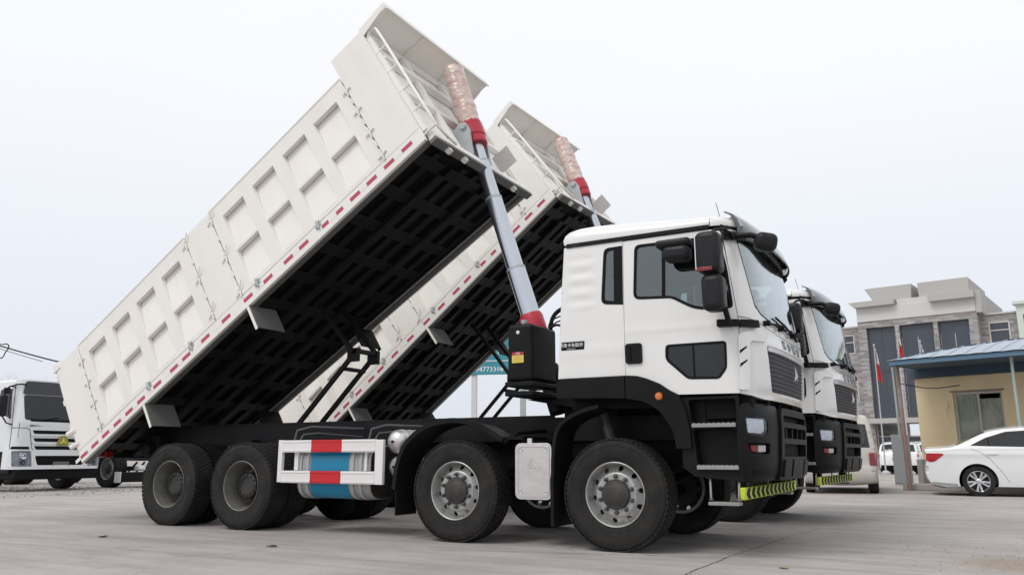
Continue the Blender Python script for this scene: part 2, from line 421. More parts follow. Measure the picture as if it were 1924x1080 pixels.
def build_cab(root):
    zb, zt = 1.637, 2.985
    gs = rng(-.6, 1.3, .08)
    sA = CP.sx(.186); sB = CP.sx(.192); sC = CP.sx(1.272); sD = CP.sx(1.279)
    cutS = [CP.sx(x) for x in rng(-.5, 1.3, .06)] + [CP.sx(.98)]
    cutR = rng(CP.sx(-.42), CP.sx(-.42)+.35, .025)
    cutZ = rng(1.4, 2.98, .06)
    cutF = rng(0, sD, .05)
    # shell: rear side panels and the back wall
    mb = MB()
    def sh(sg):
        rw = rpoly([(-.030, 2.36), (.14, 2.335), (.186-.03, 2.915), (-.008, 2.915)], .0)
        hole = rpoly(side_s([(-.055, 2.362), (-.028, 2.912), (.176, 2.916), (.170, 2.338)]), [.06, .06, .01, .01])
        mb.sheet(flip_s([(sA, zb), (CP.L, zb), (CP.L, zt), (sA, zt)], sg), [flip_s(hole, sg)], cabw_ripple, 0, .03,
                 [sg*c for c in cutS+cutR], rng(1.64, 2.98, .03))
    both(sh)
    shell = mb.build('cab_shell', 'cab_white', root, ang=25)
    # roof
    mb = MB(); N = 140; rings = []
    prof = [(3.012, .0), (3.06, -.004), (3.11, .006), (3.15, .028), (3.185, .07), (3.208, .13), (3.225, .22)]
    SL = [CP.L*(2*k/N-1) for k in range(N)]
    for z, ins in prof:
        ring = []
        for s in SL:
            x, y, nx, ny = CP.at(s)
            fr = max(0, nx)
            x0, y0, _ = cabw(s, 2.985, 0)
            xx = .47+(x0-.47)*(1-ins*(1.9 if x0 < .47 else 1.2)/1.0); yy = y0*(1-ins/1.22)
            yy = max(-1.24, min(1.24, yy))
            ring.append((xx, yy, z-.075*smooth(-.3, 1.2, xx)*(z-2.99)/.22))
        rings.append(ring)
    for kk, zz in ((.75, .012), (.4, .02)): rings.append([(.45+(p[0]-.45)*kk, p[1]*kk, p[2]+zz) for p in rings[6]])
    vs = [p for r in rings for p in r]; fs = []
    for k in range(len(rings)-1):
        fs += [(k*N+i, k*N+(i+1) % N, (k+1)*N+(i+1) % N, (k+1)*N+i) for i in range(N)]
    fs.append(tuple(range((len(rings)-1)*N, len(rings)*N)))
    mb.add(vs, fs); roof = mb.build('roof', 'cab_white', root, ang=35)
    # dark drip rail round the roof
    mb = MB(); ringv = []
    for s in SL:
        x, y, nx, ny = CP.at(s); x0, y0, _ = cabw(s, 3.0, 0)
        ringv.append((x0, y0, nx, ny))
    for s_lo, s_hi, nm in ((CP.sx(1.12), CP.sx(-.50), 'drip_rail'), (-CP.sx(-.50), -CP.sx(1.12), 'drip_rail')):
        r_ = MB(); r_.sheet([(s_lo, 2.975), (s_hi, 2.975), (s_hi, 3.018), (s_lo, 3.018)], [], cabw, -.014, .02, rng(s_lo, s_hi, .08), [])
        r_.build(nm, 'plastic', roof, bev=.006)
    r_ = MB(); r_.sheet([(-CP.sx(1.27), 2.975), (CP.sx(1.27), 2.975), (CP.sx(1.27), 3.018), (-CP.sx(1.27), 3.018)], [], cabw, -.004, .03, rng(-1.6, 1.6, .06), [])
    r_.build('roof_front_trim', 'plastic', roof)
    # roof seam
    for sg in (1, -1):
        sm = MB(); sm.tube([(1.06, -sg*y_, z_) for y_, z_ in ((1.216, 3.012), (1.215, 3.034), (1.205, 3.066), (1.183, 3.091), (1.141, 3.113), (1.081, 3.127), (.99, 3.134))], .0045, 5); sm.build('roof_seam', 'rubber', roof)
    # rear quarter windows
    def rq(sg):
        out = rpoly(side_s([(-.062, 2.352), (-.034, 2.922), (.182, 2.926), (.182, 2.328)]), [.065, .065, .0, .0])
        inn = rpoly(side_s([(-.030, 2.385), (-.006, 2.89), (.085, 2.895), (.085, 2.372)]), [.045, .045, .01, .01])
        f = MB(); f.sheet(flip_s(out, sg), [flip_s(inn, sg)], cabw, -.004, .02, [sg*c for c in cutS], cutZ); fo = f.build('quarter_window', 'rubber', shell)
        g = MB(); g.sheet(flip_s(inn, sg), [], cabw, .006, .01, [sg*c for c in cutS], cutZ); g.build('quarter_window_glass', 'glass_side', shell)
    both(rq)
    # doors
    for sg in (1, -1):
        low = WHITE_LOW + [(1.273, 1.43)]
        outl = side_s(low) + side_s([(1.273, 2.0), (1.273, 2.60), (1.262, 2.93), (1.24, 2.968), (.192, 2.968)])
        win_o = rpoly(side_s([(.288, 2.366), (.31, 2.915), (1.235, 2.90), (1.262, 2.60), (1.255, 2.20), (.90, 2.208), (.70, 2.325), (.66, 2.345)]), [.07, .06, .05, .05, .05, .1, .06, .05])
        win_i = rpoly(side_s([(.312, 2.392), (.333, 2.890), (1.212, 2.875), (1.238, 2.60), (1.230, 2.225), (.912, 2.233), (.708, 2.352), (.66, 2.370)]), [.05, .045, .04, .04, .04, .1, .06, .05])
        lw_o = rpoly(side_s([(.588, 1.762), (.592, 1.905), (1.163, 1.905), (1.160, 1.655), (1.09, 1.562), (.795, 1.572)]), [.04, .04, .035, .03, .03, .035])
        lw_i = rpoly(side_s([(.610, 1.770), (.613, 1.883), (1.142, 1.883), (1.139, 1.664), (1.078, 1.584), (.803, 1.594)]), [.03, .03, .025, .025, .025, .03])
        d = MB(); d.sheet(flip_s(outl, sg), [flip_s(win_o, sg), flip_s(lw_o, sg)], lambda a, b, t: (lambda q: (q[0], q[1]-sg*.0035*smooth(2.02, 2.04, b)*smooth(2.10, 2.07, b), q[2]))(cabw(a, b, t)), 0, .03, [sg*c for c in cutS], cutZ+[2.03, 2.05, 2.08])
        door = d.build('door', 'cab_white', root, ang=25)
        for nm, wo, wi in (('window_frame', win_o, win_i), ('lower_window_frame', lw_o, lw_i)):
            f = MB(); f.sheet(flip_s(wo, sg), [flip_s(wi, sg)], cabw, -.004, .025, [sg*c for c in cutS], cutZ); f.build(nm, 'rubber', door)
        g = MB(); g.sheet(flip_s(win_i, sg), [], cabw, .008, .012, [sg*c for c in cutS], cutZ); g.build('window_glass', 'glass_side', door)
        g = MB(); g.sheet(flip_s(lw_i, sg), [], cabw, .008, .012, [sg*c for c in cutS], cutZ); g.build('window_glass', 'glass_dark', door)
        f = MB(); f.sheet(flip_s(side_s([(.575, 2.36), (.605, 2.36), (.62, 2.888), (.59, 2.888)]), sg), [], cabw, -.001, .007, [], cutZ); f.build('window_divider', 'rubber', door)
        f = MB(); f.sheet(flip_s(side_s([(.848, 1.592), (.862, 1.592), (.862, 1.882), (.848, 1.882)]), sg), [], cabw, .0, .007); f.build('window_divider', 'rubber', door)
        # handle: recessed grip
        h = MB(); h.sheet(flip_s(rpoly(side_s([(.198, 1.742), (.198, 1.938), (.362, 1.938), (.362, 1.742)]), .03), sg), [], cabw, -.022, .01, [], [])
        ho = h.build('handle', 'plastic', door, bev=.012)
        h = MB(); h.sheet(flip_s(rpoly(side_s([(.235, 1.775), (.235, 1.905), (.255, 1.905), (.255, 1.775)]), .005), sg), [], cabw, -.034, -.02); h.build('handle_grip', 'rubber', door, bev=.006)
        # wheel-arch trim on the door
        outer = [(.193, 1.632)] + [(x, z-.006) for x, z in WHITE_LOW[1:]] + [(.76, 1.30), (.79, 1.13), (.80, .95)]
        inner = [(.66, .95), (.635, 1.10), (.605, 1.16), (.515, 1.29), (.44, 1.345), (.355, 1.387), (.193, 1.417)]
        tr = MB(); tr.sheet(flip_s(side_s(outer+inner), sg), [], lambda a, b, t: (lambda q: (q[0], q[1]-sg*.03*smooth(0, 1, (q[2]-1.0)/.6), q[2]))(cabw(a, b, t)), -.006, .05, [sg*c for c in cutS], cutZ)
        tr.build('arch_trim', 'plastic', door, bev=.012)
        am = MB(); am.lathe([(0, -.030), (.03, -.024), (.038, -.008), (.038, .02), (0, .02)], 16); ao = am.build('marker_lamp', 'amber', door, loc=(.52, -1.272*sg, 1.425), rot=(0, 0, 0 if sg == 1 else PI))
        # rear part of the trim
        tr = MB(); tr.sheet(flip_s(side_s([(.184, 1.628), (-.50, 1.625), (-.54, 1.60), (-.545, 1.442), (.184, 1.417)]), sg), [], lambda a, b, t: (lambda q: (q[0], q[1]-sg*.03*smooth(0, 1, (q[2]-1.0)/.6), q[2]))(cabw(a, b, t)), -.006, .05, [sg*c for c in cutS], cutZ)
        tr.build('arch_trim', 'plastic', shell, bev=.012)
        # step box between arch and bumper
        st = MB(); st.sheet([(.70, .78), (.81, .70), (1.235, .66), (1.235, 1.415), (.70, 1.415)], [rpoly([(.80, 1.175), (1.205, 1.175), (1.205, 1.385), (.78, 1.385)], .03), rpoly([(.84, .80), (1.205, .80), (1.205, 1.12), (.81, 1.12)], .03)], lambda a, b, t: (a, -sg*(1.215-t), b), 0, .13)
        so_ = st.build('step_box', 'plastic', root, bev=.012)
        pk = MB(); pk.box(.72, 1.225, -1.06*sg, -1.083*sg, .74, 1.41); pk.build('step_recess', 'plastic', so_)
        for x0, x1, z0 in ((.81, 1.205, 1.135), (.84, 1.21, .765)):
            s_ = MB(); s_.box(x0, x1, -1.13*sg, -1.255*sg, z0, z0+.034)
            for k in range(9): s_.box(x0+.02+k*(x1-x0-.04)/8-.008, x0+.02+k*(x1-x0-.04)/8+.008, -1.135*sg, -1.25*sg, z0+.034, z0+.04)
            s_.build('step_tread', 'step_alu', so_, bev=.004)
        s_ = MB(); y = -1.2*sg
        for x in (.945, 1.19):
            s_.tube([(x-.012*(x < 1), y+.03*sg, .70), (x, y-.015*sg, .50)], .011, 8); s_.lathe([(.018, -.012), (.018, .012)], 8, c=(x, y-.015*sg, .505))
        s_.tube([(.90, y+.03*sg, .695), (1.21, y+.03*sg, .70)], .010, 8)
        s_.box(.93, 1.20, y-.06*sg, y+.07*sg, .458, .487)
        s_.build('boarding_step', 'step_alu', so_, bev=.004)
    # front: windscreen frame
    ws_s = CP.sy(1.03); ws_t = CP.sy(1.09)
    seam = lambda s: lerp_tab([(0, 2.0), (.6, 2.015), (.85, 2.04), (1.02, 2.08), (1.15, 2.108), (1.3, 2.125), (1.6, 2.125)], abs(s))
    sl_ = [sD*(2*k/48-1) for k in range(49)]
    outl = [(s, seam(s)+.004) for s in sl_] + [(sD, zt-.01), (-sD, zt-.01)]
    def wsout(k, z0, z1, ds):
        b = [(s, lerp_tab([(0, z0), (.7, z0+.01), (.95, z0+.06), (ws_s, z0+.15)], abs(s))) for s in [ws_s*(2*i/28-1) for i in range(29)]]
        b = [(s*(1-ds/ws_s), z) for s, z in b]
        return b + rpoly([(ws_t-ds, z1-.0), (-ws_t+ds, z1-.0)] , 0)
    hole = wsout(0, 2.085, 2.905, 0)
    f = MB(); f.sheet(outl, [hole], cabw, 0, .035, rng(-sD, sD, .045), cutZ)
    wf_ = f.build('windscreen_surround', 'cab_white', root, ang=25)
    inn = wsout(0, 2.105, 2.885, .02)
    f = MB(); f.sheet(hole, [inn], cabw, .004, .03, rng(-1.3, 1.3, .06), cutZ); f.build('windscreen_seal', 'rubber', wf_)
    g = MB(); g.sheet(inn, [], cabw, .012, .018, rng(-1.3, 1.3, .05), rng(2.08, 2.9, .08)); g.build('windscreen', 'glass_front', wf_)
    # louvre pockets and wipers
    for sy_ in (-.62, -.46, .46, .62):
        l_ = MB(); l_.sheet(rpoly([(sy_-.055, 2.035), (sy_+.055, 2.035), (sy_+.05, 2.052), (sy_-.05, 2.052)], .006), [], cabw, -.006, .004); l_.build('louvre', 'cab_white', wf_, bev=.003)
    for s0, s1, zz in ((-.75, -.05, 2.20), (.25, .92, 2.22), (-.15, .5, 2.16)):
        wp = MB(); a = cabw(s1, 2.085, -.025); b = cabw((s0+s1)/2, 2.10, -.05); c_ = cabw(s0, zz-.06, -.02)
        wp.tube([a, b, c_], [.014, .011, .007], 6); wp.tube([cabw(s0-.25, zz-.09, -.006), cabw(s0, zz-.06, -.008), cabw(s0+.3, zz-.03, -.006)], .011, 6)
        wp.lathe([(.0, -.03), (.026, -.03), (.026, .03), (0, .03)], 10, 'x', c=a)
        wp.build('wiper', 'rubber', wf_)
    # front flap
    fl = [(s, 1.432-.05*smooth(1.35, .9, abs(s))) for s in sl_]
    fl_top = [(s, seam(s)-.004) for s in reversed(sl_)]
    gl = CP.sy(.93); gb = CP.sy(.85)
    grille = rpoly([(-gb, 1.455), (gb, 1.455), (gl, 1.82), (gl, 1.875), (-gl, 1.875), (-gl, 1.82)], [.06, .06, .03, .02, .02, .03])
    bulge = lambda a, b, t: cabw(a, b, t-.018*smooth(1.42, 1.5, b)*smooth(1.99, 1.88, b)*smooth(1.2, 1.0, abs(a)))
    f = MB(); f.sheet(fl+fl_top, [grille], bulge, 0, .04, rng(-sD, sD, .045), rng(1.4, 2.1, .04))
    flap = f.build('front_flap', 'cab_white', root, ang=25)
    f = MB(); f.sheet(grille, [], bulge, .028, .035, rng(-1, 1, .06), rng(1.46, 1.86, .06)); gr = f.build('grille', 'grille_mesh', root)
    # dashes: eight rows of short silver slats standing in the mesh
    for k in range(8):
        z = 1.50+k*.041; wl = .82+.08*k/8
        d = MB(); n = int(2*wl/.042)
        for j in range(n):
            s0 = -wl+j*.042
            d.sheet([(s0, z), (s0+.022, z), (s0+.022, z+.0045), (s0, z+.0045)], [], bulge, .019, .029)
        d.build('grille_slat_row', 'slat', gr)
    d = MB(); d.sheet(rpoly([(-gl+.012, 1.826), (gl-.012, 1.826), (gl-.012, 1.868), (-gl+.012, 1.868)], .012), [], bulge, -.004, .03, rng(-1, 1, .06)); d.build('grille_chrome_bar', 'alu_plate', gr, bev=.006)
    # star emblem: three tapering arms
    for a0 in (90, 215, 325):
        em = MB(); a = rad(a0); dx, dz = math.cos(a), math.sin(a); L = .105
        c0 = bulge(0, 1.665, -.03)
        vs = [(c0[0]+.012, -dz*.014*0+(-dx)*0, 0)]
        px, pz = -dz, dx
        pts = [(-px*.011, -pz*.011), (px*.011, pz*.011), (dx*L, dz*L)]
        em.add([(c0[0]-.012, c0[1]-p_[0], c0[2]+p_[1]) for p_ in pts]+[(c0[0]+.014, c0[1], c0[2])], [(0, 1, 2), (0, 1, 3), (1, 2, 3), (2, 0, 3)])
        em.build('emblem_arm', 'emblem_metal', gr, ang=20)
    for ch, s in zip('HOWO', (.36, .13, -.11, -.36)):
        o_ = Vector(bulge(s, 1.938, -.004)); xa = Vector(bulge(s-.05, 1.938, -.004))-Vector(bulge(s+.05, 1.938, -.004)); ya = Vector(bulge(s, 1.96, -.004))-Vector(bulge(s, 1.90, -.004))
        text('letter', ch, .13, 'grille_chrome', flap, frame3(o_, xa, ya), ext=.006)
    # corner air deflectors with two slots
    for sg in (1, -1):
        s0, s1 = CP.sx(1.268), CP.sy(.95)
        A = [(s0, 1.455), (s0, 2.00), (s0-.10, 2.015), (s1, 1.985), (s1+.03, 1.93), (s0-.17, 1.915), (s0-.15, 1.455)]
        A = [(CP.sx(1.262), 1.46), (CP.sx(1.262), 1.96), (CP.sx(1.262)-.10, 1.99), (s1-.015, 1.96), (s1+.02, 1.90), (CP.sx(1.262)-.09, 1.90), (CP.sx(1.262)-.085, 1.46)]
        dfl = MB(); dfl.sheet(flip_s(rpoly(A, [.02, .03, .05, .02, .02, .04, .02]), sg), [], lambda a, b, t: cabw(a, b, t), -.035, .0, [sg*c for c in rng(.8, 1.7, .04)], rng(1.46, 2.0, .06))
        do = dfl.build('air_deflector', 'cab_white', flap, bev=.012)
        for z in (1.66, 1.78):
            q = CP.sx(1.262)
            v = MB(); v.sheet(flip_s([(q-.005, z), (q-.06, z+.055), (q-.06, z+.07), (q-.005, z+.03)], sg), [], cabw, -.038, -.03); v.build('deflector_slot', 'rubber', do)
    # bumper
    def bw(a, b, t):
        zc = 1.0; k = abs(b-zc)/.36
        return cabw(a, b+0, t-.02+.055*k**4 + .0)
    bs = CP.sx(1.24); bc = CP.sy(.66)
    bumper = None
    for sg in (1, -1):
        hl = rpoly([(CP.sx(1.30), 1.225), (CP.sx(1.315), 1.065), (CP.sy(.985), 1.055), (CP.sy(.93), 1.10), (CP.sy(.945), 1.215)], [.03, .03, .05, .03, .03])
        fg = rpoly([(CP.sx(1.322), .985), (CP.sx(1.30), .995), (CP.sy(.90), .995), (CP.sy(.90), .905), (CP.sy(.95), .895), (CP.sx(1.335), .915)], [.01, .02, .02, .02, .02, .02])
        outl = rpoly([(bs, .69), (bs, 1.22), (bs-.03, 1.335), (bs-.10, 1.352), (bc, 1.335), (bc, .665), (bs-.06, .655)], [.02, .1, .04, .02, .01, .01, .04])
        f = MB(); f.sheet(flip_s(outl, sg), [flip_s(hl, sg), flip_s(fg, sg)], bw, 0, .05, [sg*c for c in rng(.5, 1.75, .035)], rng(.66, 1.36, .03))
        b_ = f.build('bumper_corner', 'plastic', root, ang=25)
        f = MB(); f.sheet(flip_s(hl, sg), [], bw, .045, .06, [sg*c for c in rng(.5, 1.75, .04)]); f.build('headlight_housing', 'hub_dark', b_)
        li = rpoly([(CP.sx(1.315), 1.21), (CP.sx(1.325), 1.085), (CP.sy(1.03), 1.078), (CP.sy(.985), 1.105), (CP.sy(.99), 1.203)], .012)
        f = MB(); f.sheet(flip_s(li, sg), [], bw, .012, .05, [sg*c for c in rng(.5, 1.75, .04)]); h_ = f.build('headlight', 'lamp_inner', b_, bev=.008)
        f = MB(); f.sheet(flip_s(hl, sg), [], bw, .006, .01, [sg*c for c in rng(.5, 1.75, .04)]); f.build('headlight_lens', 'lens', b_)
        f = MB(); f.sheet(flip_s(fg, sg), [], bw, .045, .06, [sg*c for c in rng(.5, 1.75, .04)]); f.build('fog_lamp_housing', 'rubber', b_)
        mid = CP.sy(1.07)
        f = MB(); f.sheet(flip_s(rpoly([(CP.sx(1.345), .975), (mid, .975), (mid, .915), (CP.sx(1.35), .925)], .01), sg), [], bw, .015, .05, [sg*c for c in rng(.5, 1.75, .04)]); f.build('indicator_lamp', 'lamp_red', b_, bev=.004)
        f = MB(); f.sheet(flip_s(rpoly([(mid-.004, .975), (CP.sy(.955), .975), (CP.sy(.955), .92), (mid-.004, .915)], .01), sg), [], bw, .015, .05, [sg*c for c in rng(.5, 1.75, .04)]); f.build('fog_lamp', 'lamp_white', b_, bev=.004)
        # lower ribs
        for k in range(3):
            f = MB(); f.sheet(flip_s([(CP.sy(1.12), .705+.022*k), (CP.sy(.70), .705+.022*k), (CP.sy(.70), .717+.022*k), (CP.sy(1.12), .717+.022*k)], sg), [], bw, -.008, .01, [sg*c for c in rng(.5, 1.6, .06)]); f.build('bumper_rib', 'plastic', b_)
    # centre of the bumper
    def bwc(a, b, t): return cabw(a, b, t-.045+.03*(abs(b-1.0)/.36)**3)
    cut = rng(-bc, bc, .06)
    slots = [rrect(-bc+.09, bc-.09, 1.195, 1.255, .02), rrect(-bc+.09, bc-.09, 1.045, 1.145, .02), rrect(-bc+.09, bc-.09, .875, .995, .02)]
    f = MB(); f.sheet(rpoly([(-bc+.005, .66), (bc-.005, .66), (bc-.005, 1.26), (bc-.10, 1.325), (-bc+.10, 1.325), (-bc+.005, 1.26)], .04), slots, bwc, 0, .06, cut, rng(.66, 1.33, .05))
    bcn = f.build('bumper_centre', 'plastic', root, bev=.006)
    f = MB(); f.sheet([(-bc+.05, .86), (bc-.05, .86), (bc-.05, 1.27), (-bc+.05, 1.27)], [], bwc, .07, .08, cut); f.build('radiator_screen', 'rubber', bcn)
    for s in (-.42, -.14, .14, .42):
        f = MB(); f.sheet([(s-.012, 1.05), (s+.012, 1.05), (s+.012, 1.14), (s-.012, 1.14)], [], bwc, .02, .06); f.build('slot_web', 'plastic', bcn)
    for s0, s1 in ((-.60, -.34), (-.26, .26), (.34, .60)):
        f = MB(); f.sheet(rrect(s0, s1, .69, .845, .02), [], bwc, -.022, .01, rng(s0, s1, .06)); f.build('bumper_pad', 'plastic', bcn, bev=.012)
    # hinges of the flap in the dark gap, under-run bar with chevron tape
    gp = MB(); gp.box(.9, 1.34, -1.12, 1.12, 1.2, 1.44); gp.build('cab_floor_beam', 'rubber', root, bev=.02)
    for y in (-.85, -.35, .35, .85):
        h_ = MB(); h_.lathe([(0, -.03), (.028, -.03), (.028, .03), (0, .03)], 12, c=(1.40, y, 1.36)); h_.box(1.3, 1.41, y-.02, y+.02, 1.34, 1.37); h_.build('flap_hinge', 'rubber', flap)
    ub = MB(); ub.box(1.20, 1.245, -1.21, 1.20, .505, .612); ubo = ub.build('underrun_bar', 'fluo', root, bev=.01)
    for y in (-.9, .9): MB().box(1.10, 1.20, y-.05, y+.05, .5, .68).build('bar_bracket', 'chassis', ubo)
    n = 12
    for k in range(n):
        y = -1.16+k*(2.30/n); w_ = .105
        c_ = MB(); pts = [(y, .556), (y+.06, .604), (y+.06+w_, .604), (y+w_, .558), (y+.06+w_, .513), (y+.06, .513)]
        c_.prism(pts, 'x', 1.2465, 1.249); c_.build('chevron', 'black_print', ubo)
    # interior
    il = MB(); il.box(-.50, 1.25, -1.17, 1.17, 1.46, 1.50); il.box(-.49, -.44, -1.15, 1.15, 1.5, 2.95); il.box(-.44, 1.18, -1.12, 1.12, 2.955, 2.97)
    il.box(-.5, 1.2, -1.19, -1.17, 1.5, 1.56); il.box(-.5, 1.2, 1.17, 1.19, 1.5, 1.56)
    ilo = il.build('cab_interior', 'interior', root)
    ds = MB(); ds.prism([(1.36, 1.5), (1.36, 2.04), (1.20, 2.10), (1.02, 2.06), (.98, 1.86), (1.05, 1.5)], 'y', -1.12, 1.12); ds.build('dashboard', 'interior', ilo, bev=.04)
    for y in (-.62, .62):
        s_ = MB(); s_.box(.05, .55, y-.24, y+.24, 1.72, 1.86); s_.box(-.02, .1, y-.22, y+.22, 1.86, 2.42, Matrix.Rotation(rad(-8), 4, 'Y') @ Matrix.Translation((.28, 0, 0)) if False else None); s_.box(-.02, .07, y-.13, y+.13, 2.46, 2.66); s_.box(.1, .5, y-.2, y+.2, 1.5, 1.72)
        s_.build('seat', 'seat', ilo, bev=.05)
    swl = MB(); cw = Vector((.86, .62, 2.12)); tl = rad(35)
    ring = [cw+Vector((math.sin(tl)*0-math.cos(tl)*0, 0, 0))+Vector((-.22*math.cos(a)*math.sin(tl), .22*math.sin(a), .22*math.cos(a)*math.cos(tl)*.9)) for a in [2*PI*k/28 for k in range(29)]]
    swl.tube(ring, .016, 6, cap=False); swl.tube([cw, (1.1, .62, 1.9)], .03, 8); swl.tube([ring[7], cw, ring[21]], .014, 6); swl.build('steering_wheel', 'interior', ilo)
    bk = MB(); bk.box(-.42, -.1, -1.05, 1.05, 1.85, 1.98); bk.build('bunk', 'seat', ilo, bev=.04)
    # visor
    vz = MB(); NY = 28; prof = [(1.20, 3.19), (1.27, 3.165), (1.335, 3.10), (1.375, 3.02), (1.395, 2.94), (1.397, 2.90)]
    vs = []; fs = []
    for j in range(NY+1):
        y = -1.08+2.16*j/NY; q = abs(y)/1.08
        off = .10-.17*q**2.2; dz = -.02*q**4
        for i, (x, z) in enumerate(prof): vs.append((x+off*(.35+.65*i/5)-.05*(q**6)*i/5, y, z+dz-.03*(i/5)*(1-q)))
    n = len(prof)
    for j in range(NY): fs += [(j*n+i, j*n+i+1, (j+1)*n+i+1, (j+1)*n+i) for i in range(n-1)]
    vz.add(vs, fs); vo = vz.build('sun_visor', 'visor', root)
    sdm = vo.modifiers.new('solid', 'SOLIDIFY'); sdm.thickness = .014
    for y in (-.99, -.5, .5, .99):
        br = MB(); q = abs(y)/1.08; br.box(1.24, 1.33+.10-.17*q**2.2, y-.02, y+.02, 2.98, 3.03); br.build('visor_bracket', 'plastic', vo, bev=.005)
    for sg in (1, -1):
        ml = MB(); ml.prism([(1.16, 3.09), (1.24, 3.125), (1.30, 3.07), (1.335, 3.005), (1.20, 3.01)], 'y', -1.04*sg, -1.00*sg); ml.build('clearance_lamp', 'lamp_white', vo, bev=.008)
    an = MB(); an.tube([(1.1, -.95, 3.15), (1.07, -.97, 3.30)], .003, 5); an.build('antenna', 'rubber', roof)
    # mirrors
    for sg in (1, -1):
        Y = lambda y: -sg*y
        m_ = MB(); m_.box(1.02, 1.235, Y(1.40), Y(1.62), 2.475, 2.855); mo = m_.build('side_mirror', 'mirror_film', root, bev=.055, seg=4)
        m_ = MB(); m_.box(1.05, 1.245, Y(1.40), Y(1.61), 2.13, 2.462); m_.build('lower_mirror', 'mirror_film', mo, bev=.06, seg=4)
        m_ = MB(); m_.box(1.03, 1.17, Y(1.612), Y(1.624), 2.485, 2.522); m_.build('mirror_red_band', 'lamp_red', mo, bev=.006)  # red band low on the outer face of the upper housing
        m_ = MB(); m_.box(1.014, 1.022, Y(1.43), Y(1.59), 2.51, 2.82); m_.build('mirror_glass', 'chrome', mo)
        m_ = MB(); m_.tube([(1.235, Y(1.34), 2.03), (1.235, Y(1.42), 2.07), (1.225, Y(1.47), 2.16)], .026, 8); m_.build('mirror_stem', 'plastic', mo)
        m_ = MB(); m_.sheet(flip_s([(CP.sx(1.10), 2.025), (CP.sx(1.272), 2.025), (CP.sx(1.272), 2.085), (CP.sx(1.10), 2.095)], sg), [], cabw, -.085, -.002, [sg*c for c in rng(1, 2, .05)]); m_.build('mirror_base', 'plastic', mo, bev=.012)
        m_ = MB(); m_.sheet(flip_s([(CP.sx(1.278), 2.022), (CP.sy(1.075), 2.022), (CP.sy(1.085), 2.088), (CP.sx(1.278), 2.087)], sg), [], cabw, -.06, -.002, [sg*c for c in rng(1, 2, .05)]); m_.build('mirror_base', 'plastic', mo, bev=.012)
        m_ = MB(); m_.tube([(1.13, Y(1.5), 2.85), (1.16, Y(1.42), 2.905), (1.22, Y(1.30), 2.93), (1.25, Y(1.20), 2.91), (1.26, Y(1.17), 2.86)], .014, 8); m_.build('mirror_arm', 'plastic', mo)
        m_ = MB(); m_.sheet(flip_s([(CP.sx(1.275), 2.855), (CP.sy(1.0), 2.875), (CP.sy(1.0), 2.935), (CP.sx(1.275), 2.945)], sg), [], cabw, -.05, -.004, [sg*c for c in rng(1, 2, .05)]); m_.build('front_mirror_base', 'plastic', mo, bev=.01)
        # kerb mirror over the door window
        m_ = MB(); m_.box(.60, .93, Y(1.24), Y(1.47), 2.79, 2.865); ko = m_.build('kerb_mirror', 'mirror_film', root, bev=.03, seg=3)
        m_ = MB(); m_.box(.665, .915, Y(1.28), Y(1.48), 2.655, 2.80); m_.build('kerb_mirror_bowl', 'mirror_film', ko, bev=.05, seg=4)
        m_ = MB(); m_.box(.74, .83, Y(1.21), Y(1.30), 2.85, 2.89); m_.build('kerb_mirror_arm', 'plastic', ko, bev=.015)
    # front mirror on the near side only
    m_ = MB(); m_.box(-.10, .10, -.115, .115, -.085, .085); fm = m_.build('front_mirror', 'mirror_film', root, bev=.06, seg=4, loc=(1.545, -1.13, 2.80), rot=(rad(8), rad(12), rad(20)))
    m_ = MB(); m_.tube([(1.30, -1.14, 2.895), (1.42, -1.14, 2.885), (1.50, -1.13, 2.85)], .028, 8); m_.build('front_mirror_arm', 'plastic', root)
    # badge plate on the rear side panel
    for sg in (1,):
        b_ = MB(); b_.sheet(side_s([(-.505, 1.917), (-.25, 1.917), (-.25, 1.999), (-.505, 1.999)]), [], cabw, -.008, -.002); bo = b_.build('badge', 'black_print', shell)
        text('badge_lettering', '济南卡车股份', .044, 'white_print', shell, frame3((-.3775, -1.2545, 1.962), (1, 0, 0), (0, 0, 1)), ext=.001, res=1)
        text('badge_lettering', 'JINAN TRUCK', .014, 'white_print', shell, frame3((-.3775, -1.2545, 1.928), (1, 0, 0), (0, 0, 1)), ext=.001, res=1)

